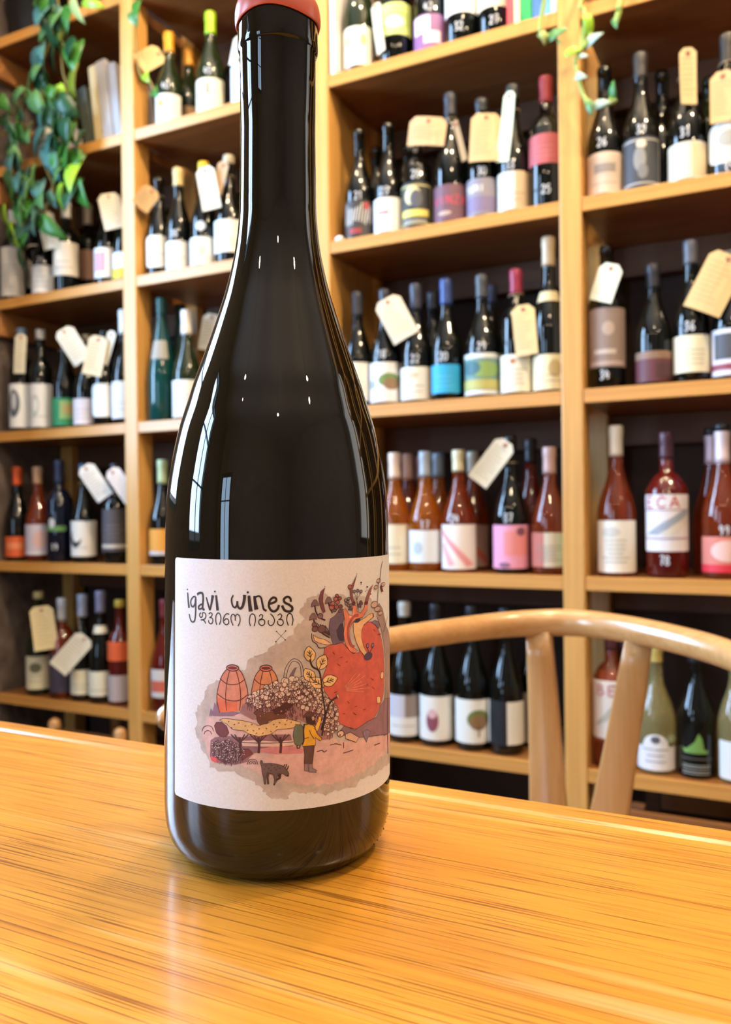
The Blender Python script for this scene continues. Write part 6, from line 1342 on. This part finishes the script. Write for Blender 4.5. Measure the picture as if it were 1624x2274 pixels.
# ------------------------------------------------------------------ paper tags tied to the bottle necks
M_STRING = paint('b9a684', .8, 'string')
for (bk, pos, w, h, roll, yaw, col, lab) in TAGS:
    bx, by, bz, Hh = INFO[bk]
    t = thing('paper_tag', lab, 'tag', pos, 'paper tags on bottle necks')
    face = math.atan2(pos[0], pos[1]) * -1.0 * .8        # turned towards the middle of the room
    R_ = Matrix.Rotation(face + math.radians(yaw * (1 if bk in ('b21', 'c21', 'c43') else -1) * .55), 4, 'Z') @ Matrix.Rotation(math.radians(roll), 4, 'Y')
    bm = bmesh.new()
    ww = w / max(.45, math.cos(math.radians(yaw * .55))) / 2; hh = h / 2
    cc = min(ww * .55, .012)
    pts = [(-ww, -hh), (ww, -hh), (ww, hh - cc), (ww - cc, hh), (-ww + cc, hh), (-ww, hh - cc)]
    fc = bm.faces.new([bm.verts.new((a, 0, b)) for a, b in pts])
    for k in range(-3, 4):
        bmesh.ops.bisect_plane(bm, geom=bm.verts[:] + bm.edges[:] + bm.faces[:], plane_co=(0, 0, hh * k / 4), plane_no=(0, 0, 1))
    for k in (-1, 0, 1):
        bmesh.ops.bisect_plane(bm, geom=bm.verts[:] + bm.edges[:] + bm.faces[:], plane_co=(ww * k / 2, 0, 0), plane_no=(1, 0, 0))
    curl = rr.uniform(.5, 1.6) * (1 if rr.random() < .6 else -1)

    def bend(x, z): return curl * (x * x * 2.2 + (z + hh) * (z + hh) * .35 + x * z * 1.2) - .0 * x
    for vtx in bm.verts: vtx.co.y = bend(vtx.co.x, vtx.co.z)
    bmesh.ops.solidify(bm, geom=bm.faces[:], thickness=.0007)
    bmesh.ops.transform(bm, matrix=R_, verts=bm.verts)
    from_bm('card', bm, paint(col, .7), t, False)
    hole = Vector((0, bend(0, hh - .010), hh - .010))
    v, f = lathe_data([(-.0002, .0018), (-.0002, .0045), (.0008, .0045), (.0008, .0018)], 14)
    M2 = R_ @ Matrix.Translation(hole + Vector((0, -.0008, 0))) @ Matrix.Rotation(PI / 2, 4, 'X')
    mesh_obj('eyelet', [tuple(M2 @ Vector(q)) for q in v], f, paint('b06a52', .6), t)
    # lines of handwriting
    vs, fs = [], []
    nl = max(3, int(h / .012))
    for k in range(nl):
        z = hh - .022 - k * (h - .03) / nl
        l = rr.uniform(.45, .8) * ww
        segs = 5
        for j in range(segs):
            xa, xb = -ww * .78 + (l * 1.9) * j / segs, -ww * .78 + (l * 1.9) * (j + .8) / segs
            if xb > ww * .85: break
            b = len(vs)
            for (x, zz) in ((xa, z), (xb, z + .0006), (xb, z + .0017), (xa, z + .0013)):
                vs.append(tuple(R_ @ Vector((x, bend(x, zz) - .0011, zz))))
            fs.append((b, b + 1, b + 2, b + 3))
    if ww > .012: mesh_obj('handwriting', vs, fs, paint('a08a66', .7), t, False)
    # string: up to the neck, then a loop round it
    zn = bz + Hh * .80
    hw = Vector(pos) + (R_ @ (hole + Vector((0, -.001, 0)))) 
    front = Vector((bx, by - .0165, zn))
    mid = (hw + front) / 2 + Vector((0, -.004, -.006))
    loop = [Vector((bx + .0168 * math.sin(2 * PI * k / 16), by - .0168 * math.cos(2 * PI * k / 16), zn + .0015 * math.sin(2 * PI * k / 16))) for k in range(17)]
    path = catmull([tuple(hw), tuple(mid), tuple(front)], 4) + [tuple(q) for q in loop[1:]]
    v, f = tube_data([(a - pos[0], b - pos[1], c_ - pos[2]) for a, b, c_ in path], .0007, 5)
    mesh_obj('string', v, f, M_STRING, t)

# ------------------------------------------------------------------ plants
LEAFCOL = {'d': '1f4a2a', 'm': '3f7a2c', 'g': '5c8a4c', 't': '4f7f74', 'l': '9cc430', 'o': '86902a', 'y': 'c2c878', 'w': 'a5bfae'}


def leaf_mesh(col, slim):
    mt, nt, p = base_mat('leaf_' + col)
    p.inputs['Base Color'].default_value = H(col); p.inputs['Roughness'].default_value = .35
    p.inputs['Subsurface Weight'].default_value = 0.0
    o = [(0, -.5), (.20, -.56), (.40, -.40), (.44, -.15), (.36, .10), (.20, .34), (0, .56), (-.20, .34), (-.36, .10), (-.44, -.15), (-.40, -.40), (-.20, -.56)]
    vs = [(x * (.62 if slim else .92), abs(x) * -.28 + z * z * .35, z) for x, z in o]
    mid = [(0, .02, -.3), (0, .0, 0), (0, .04, .3)]
    b = len(vs); vs += mid
    fs = [(0, 1, 2, b), (b, 2, 3, b + 1), (b + 1, 3, 4), (b + 1, 4, 5, b + 2), (b + 2, 5, 6), (0, b, 10, 11), (b, b + 1, 9, 10), (b + 1, 8, 9), (b + 1, b + 2, 7, 8), (b + 2, 6, 7)]
    n0 = len(vs)
    vs += [(x, y + .018, z) for x, y, z in vs]
    fs += [tuple(reversed([i + n0 for i in q])) for q in fs]
    for i in range(12): fs.append((i, i + n0, (i + 1) % 12 + n0, (i + 1) % 12))
    me = bpy.data.meshes.new('leaf'); me.from_pydata(vs, [], fs); me.materials.append(mt)
    me.polygons.foreach_set('use_smooth', [True] * len(me.polygons)); me.update()
    return me


LM = {k: (leaf_mesh(c_, False), leaf_mesh(c_, True)) for k, c_ in LEAFCOL.items()}
rr = random.Random(4)


def put_leaves(lst, root, slim=None):
    for (x, y, z, s, a, c_) in lst:
        o = bpy.data.objects.new('leaf', LM[c_][1 if (slim if slim is not None else rr.random() < .3) else 0]); C.objects.link(o)
        o.parent = root
        o.location = Vector((x, y, z)) - root.location
        s *= 1.5
        o.scale = (s * .95, s, s * 1.05)
        o.rotation_euler = (rr.uniform(-.45, .45), math.radians(a), rr.uniform(-.5, .5) - .2)


def put_stems(lst, root, mat, rads=None):
    for i, st in enumerate(lst):
        v, f = tube_data([tuple(Vector(q) - root.location) for q in catmull(st, 4)], rads[i] if rads else .0028, 7)
        mesh_obj('stem', v, f, mat, root)


def pot(root, R, h, mat, soil=True, rim=.004):
    v, f = lathe_data([(0, 0), (0, R * .72), (.004, R * .75), (h - .02, R * .97), (h - .02, R + rim), (h, R + rim), (h, R - .004), (h - .014, R - .006), (h - .014, 0)], 36)
    mesh_obj('pot', v, f, mat, root)


M_STEM = paint('8a7a3c', .6, 'stem'); M_STEM_G = paint('9db25a', .45, 'stem'); M_SOIL = paint('2a1c12', .9, 'soil')
ivy = thing('potted_ivy', 'trailing ivy in a black pot, hanging down over the left shelves', 'plant', (-2.03, 1.835, LV['a']))
pot(ivy, .088, .17, paint('171a1d', .5, 'pot'))
mat_in = [l for l in LEAVES]
first = [l for l in LEAVES if not (l[0] < -1.985 and l[2] < 2.10)]
second = [l for l in LEAVES if (l[0] < -1.985 and l[2] < 2.10)]
put_leaves([l for l in first if l[0] < -1.62], ivy)
st1 = [list(STEMS[0]), list(STEMS[1]), list(STEMS[3]), list(STEMS[4])]
for k in (0, 1):
    p0 = st1[k][0]
    st1[k] = [(-2.0 + k * .03, 1.80, LV['a'] + .165), (-1.985 + k * .03, 1.725, LV['a'] + .172), (p0[0] - .01, p0[1] - .005, LV['a'] + .12)] + st1[k]
put_stems(st1, ivy, M_STEM)
tr = thing('potted_trailing_plant', 'small trailing plant in a tan clay pot beside the leaning books shelf', 'plant', (-2.035, 1.83, LV['b']))
pot(tr, .062, .105, paint('a8825e', .8, 'pot'))
put_leaves(second, tr)
st2 = [list(STEMS[2]), list(STEMS[5])]
for k in (0, 1):
    p0 = st2[k][0]
    st2[k] = [(-2.03, 1.82, LV['b'] + .095), (-2.02, 1.765, LV['b'] + .125)] + st2[k]
put_stems(st2, tr, M_STEM)
# sprigs of a plant standing above the second bay
sp = thing('potted_sprig_plant', 'green sprigs hanging beside the left post, above the golden capsule bottle', 'plant', (-1.48, 1.84, LV['a']))
pot(sp, .06, .11, paint('6b4a38', .8, 'pot'))
put_leaves([l for l in LEAVES if l[0] >= -1.62], sp)
st3 = [list(STEMS[6]), list(STEMS[7])]
st3[0] = [(-1.49, 1.82, LV['a'] + .1), (-1.515, 1.76, LV['a'] + .13), (-1.535, 1.70, LV['a'] + .04)] + st3[0]
st3[1] = [st3[0][-1]] + st3[1]
put_stems(st3, sp, M_STEM)
# succulent at the right
su = thing('potted_succulent', 'pale green succulent with thick trailing stems over the right post, white pot above', 'plant', (-.290, 1.835, LV['b']))
pot(su, .066, .12, paint('e6e4dc', .4, 'pot'))
s2 = [list(a) for a, b in STEMS2]
for k in (0, 3):
    p0 = s2[k][0]
    s2[k] = [(-.30, 1.82, LV['b'] + .11), (-.31 + .03 * k, 1.745, LV['b'] + .135)] + s2[k]
p4 = s2[4][0]
s2[4] = [(-.31, 1.81, LV['b'] + .11), (-.36, 1.735, LV['b'] + .135), (-.41, 1.70, LV['b'] + .08)] + s2[4]
put_stems(s2, su, M_STEM_G, [b for a, b in STEMS2])
put_leaves(LEAVES2, su, True)

# ------------------------------------------------------------------ books and small things
def book(name, label, x, y, z, w, d, h, lean, cover, group):
    t = thing(name, label, 'book', (x, y, z), group)
    R_ = Matrix.Rotation(-lean, 4, 'Y')
    up = Vector((0, 0, (w * math.sin(lean)) if lean > 0 else 0))
    for nm, a, mt in (('cover', (-w / 2, -w / 2 + .0025, 0, d, 0, h), paint(cover, .5)), ('cover', (w / 2 - .0025, w / 2, 0, d, 0, h), paint(cover, .5)), ('spine', (-w / 2, w / 2, -.003, 0, 0, h), paint(cover, .5)),
                      ('pages', (-w / 2 + .0026, w / 2 - .0026, .0004, d - .004, .003, h - .003), paint('d9d0bb', .8))):
        bm = bmesh.new(); bm_box(bm, *a, .0006)
        bmesh.ops.transform(bm, matrix=R_, verts=bm.verts)
        o = from_bm(nm, bm, mt, t)
    t.location.z += w / 2 * abs(math.sin(lean)) + .0006
    return t


ZB = LV['b']
book('book', 'cream spined book, left of two leaning white books', -1.7115, S + .025, ZB, .026, .15, .225, .115, 'c2ae80', 'leaning books on the left shelf')
book('book', 'white book leaning between the cream spined book and another white one', -1.6765, S + .025, ZB, .034, .15, .232, .125, 'b4b1b4', 'leaning books on the left shelf')
book('book', 'pale grey book leaning beside the left post', -1.6405, S + .025, ZB, .026, .15, .215, .12, 'a9a6aa', 'leaning books on the left shelf')
book('book', 'dark patterned book leaning left of the cream spined book', -1.747, S + .028, ZB, .034, .14, .175, .22, '4a5048', 'leaning books on the left shelf')
for w, cov, x, h, lb in ((.015, 'c8474a', -.5235, .215, 'slim red book on the highest shelf near the right post'), (.012, 'e4dcae', -.509, .20, 'thin cream book between the red book and green book'),
                         (.024, '1f9c54', -.4885, .22, 'bright green book next to the thin cream book'), (.018, '3f6fae', -.4655, .21, 'dark blue book between green and light blue books'),
                         (.018, '5fa4d8', -.4455, .215, 'light blue book standing closest to the right post'),
                         (.012, 'e2e0da', -.4295, .205, 'thin white book squeezed against the right post')):
    book('book', lb, x + .005, S + .012, ZB, w, .15, h, 0, cov, 'upright books beside the right post')
bk = book('booklet', 'white booklet standing against the middle post on the highest shelf', -.9505, S + .004, ZB, .011, .17, .26, 0, 'e9e6e4', None)
tag(bk, cat='booklet')
# twisted candle, paper scroll, small box
tc_ = thing('twisted_candle', 'pale lilac twisted candle standing behind the ivy', 'candle', (-1.868, 1.80, ZB))
vs, fs = [], []
N, K = 40, 16
for i in range(N + 1):
    z = .17 * i / N
    for k in range(K):
        a = 2 * PI * k / K; r = .010 + .0035 * math.cos(2 * (a - z * 150)); vs.append((r * math.cos(a), r * math.sin(a), z))
for i in range(N):
    for k in range(K): fs.append((i * K + k, i * K + (k + 1) % K, (i + 1) * K + (k + 1) % K, (i + 1) * K + k))
fs.append(tuple(reversed(range(K)))); fs.append(tuple(range(N * K, N * K + K)))
mesh_obj('wax_stick', vs, fs, paint('c3b0c6', .4, 'wax'), tc_)
v, f = tube_data([(0, 0, .17), (.001, 0, .181)], .0012, 6); mesh_obj('wick', v, f, paint('3a322a', .8), tc_)
sc_ = thing('paper_roll', 'white printed paper roll half wrapped in ivy leaves', 'paper roll', (-1.925, 1.765, ZB))
vs, fs = [], []
for i in range(49):
    a = i * .30; r = .011 + i * .00022
    for z in (0, .088): vs.append((r * math.cos(a), r * math.sin(a), z))
for i in range(48): fs.append((2 * i, 2 * i + 2, 2 * i + 3, 2 * i + 1))
mesh_obj('paper_sheet', vs, fs, paint('d5d8c8', .6), sc_)
v, f = lathe_data([(.04, .0222), (.048, .0222)], 20); mesh_obj('paper_band', v, f, paint('9aa08e', .6), sc_)
bx_ = thing('small_box', 'small cream cardboard box beside the leaning dark book', 'box', (-1.823, 1.79, ZB))
bm = bmesh.new(); bm_box(bm, -.016, .016, -.02, .02, 0, .068, .001); from_bm('carton', bm, paint('d8d3c6', .7), bx_)
bm = bmesh.new(); bm_box(bm, -.0168, .0168, -.0208, .0208, .050, .0695, .001); from_bm('carton_lid', bm, paint('c9c6c8', .7), bx_)
pe = thing('white_pebble', 'small glossy white pebble on the shelf end by the middle post', 'pebble', (-.9435, 1.753, LV['c']))
v, f = lathe_data([(0, 0), (.0004, .006), (.004, .0115), (.009, .011), (.0135, .006), (.0145, 0)], 20)
mesh_obj('stone', [(x * 1.0, y * .8, z) for x, y, z in v], f, paint('eceef4', .2), pe)

# crates under the lowest shelf
def crate(label, x0, x1, y0, y1, h, post_h, round_posts, pcol):
    t = thing('wooden_crate', label, 'crate', ((x0 + x1) / 2, y0, 0), None)
    cx_, w, d = 0, (x1 - x0), (y1 - y0)
    for sx in (-1, 1):
        for yy in (.012, d - .012):
            if round_posts:
                v, f = lathe_data([(0, 0), (0, .017), (post_h - .014, .018), (post_h - .005, .0145), (post_h, .006), (post_h + .0005, 0)], 16)
                o = mesh_obj('corner_post', v, f, pcol, t); o.location = (sx * (w / 2 - .018), yy + .006, 0)
            else:
                o = centred_box('corner_post', -.015, .015, -.012, .012, 0, h - .002, pcol, t); o.location = Vector((sx * (w / 2 - .016), yy, (h - .002) / 2))
    n_ = 3
    for k in range(n_):
        za, zb = .02 + (h - .022) * k / n_, .02 + (h - .022) * (k + 1) / n_ - .008
        m_ = M_CRATE if round_posts or k < n_ - 1 else M_SHELF
        for yy in (.0, d - .010):
            o = centred_box('slat', -w / 2 + .037 * round_posts, w / 2 - .037 * round_posts, yy - .010 * (not round_posts), yy - .010 * (not round_posts) + .010, za, zb, m_, t, .001)
    centred_box('crate_base', -w / 2 + .02, w / 2 - .02, .02, d - .02, .02, .032, M_CRATE, t, .001)
    return t


crate('dark wooden crate with pale round corner posts under the left shelving', -1.895, -1.612, S - .03, S + .24, .262, .275, True, M_CHAIR_V)
crate('low wooden crate with honey coloured top slat under the right shelving', -.285, .172, S - .02, S + .24, .270, .27, False, M_CRATE)
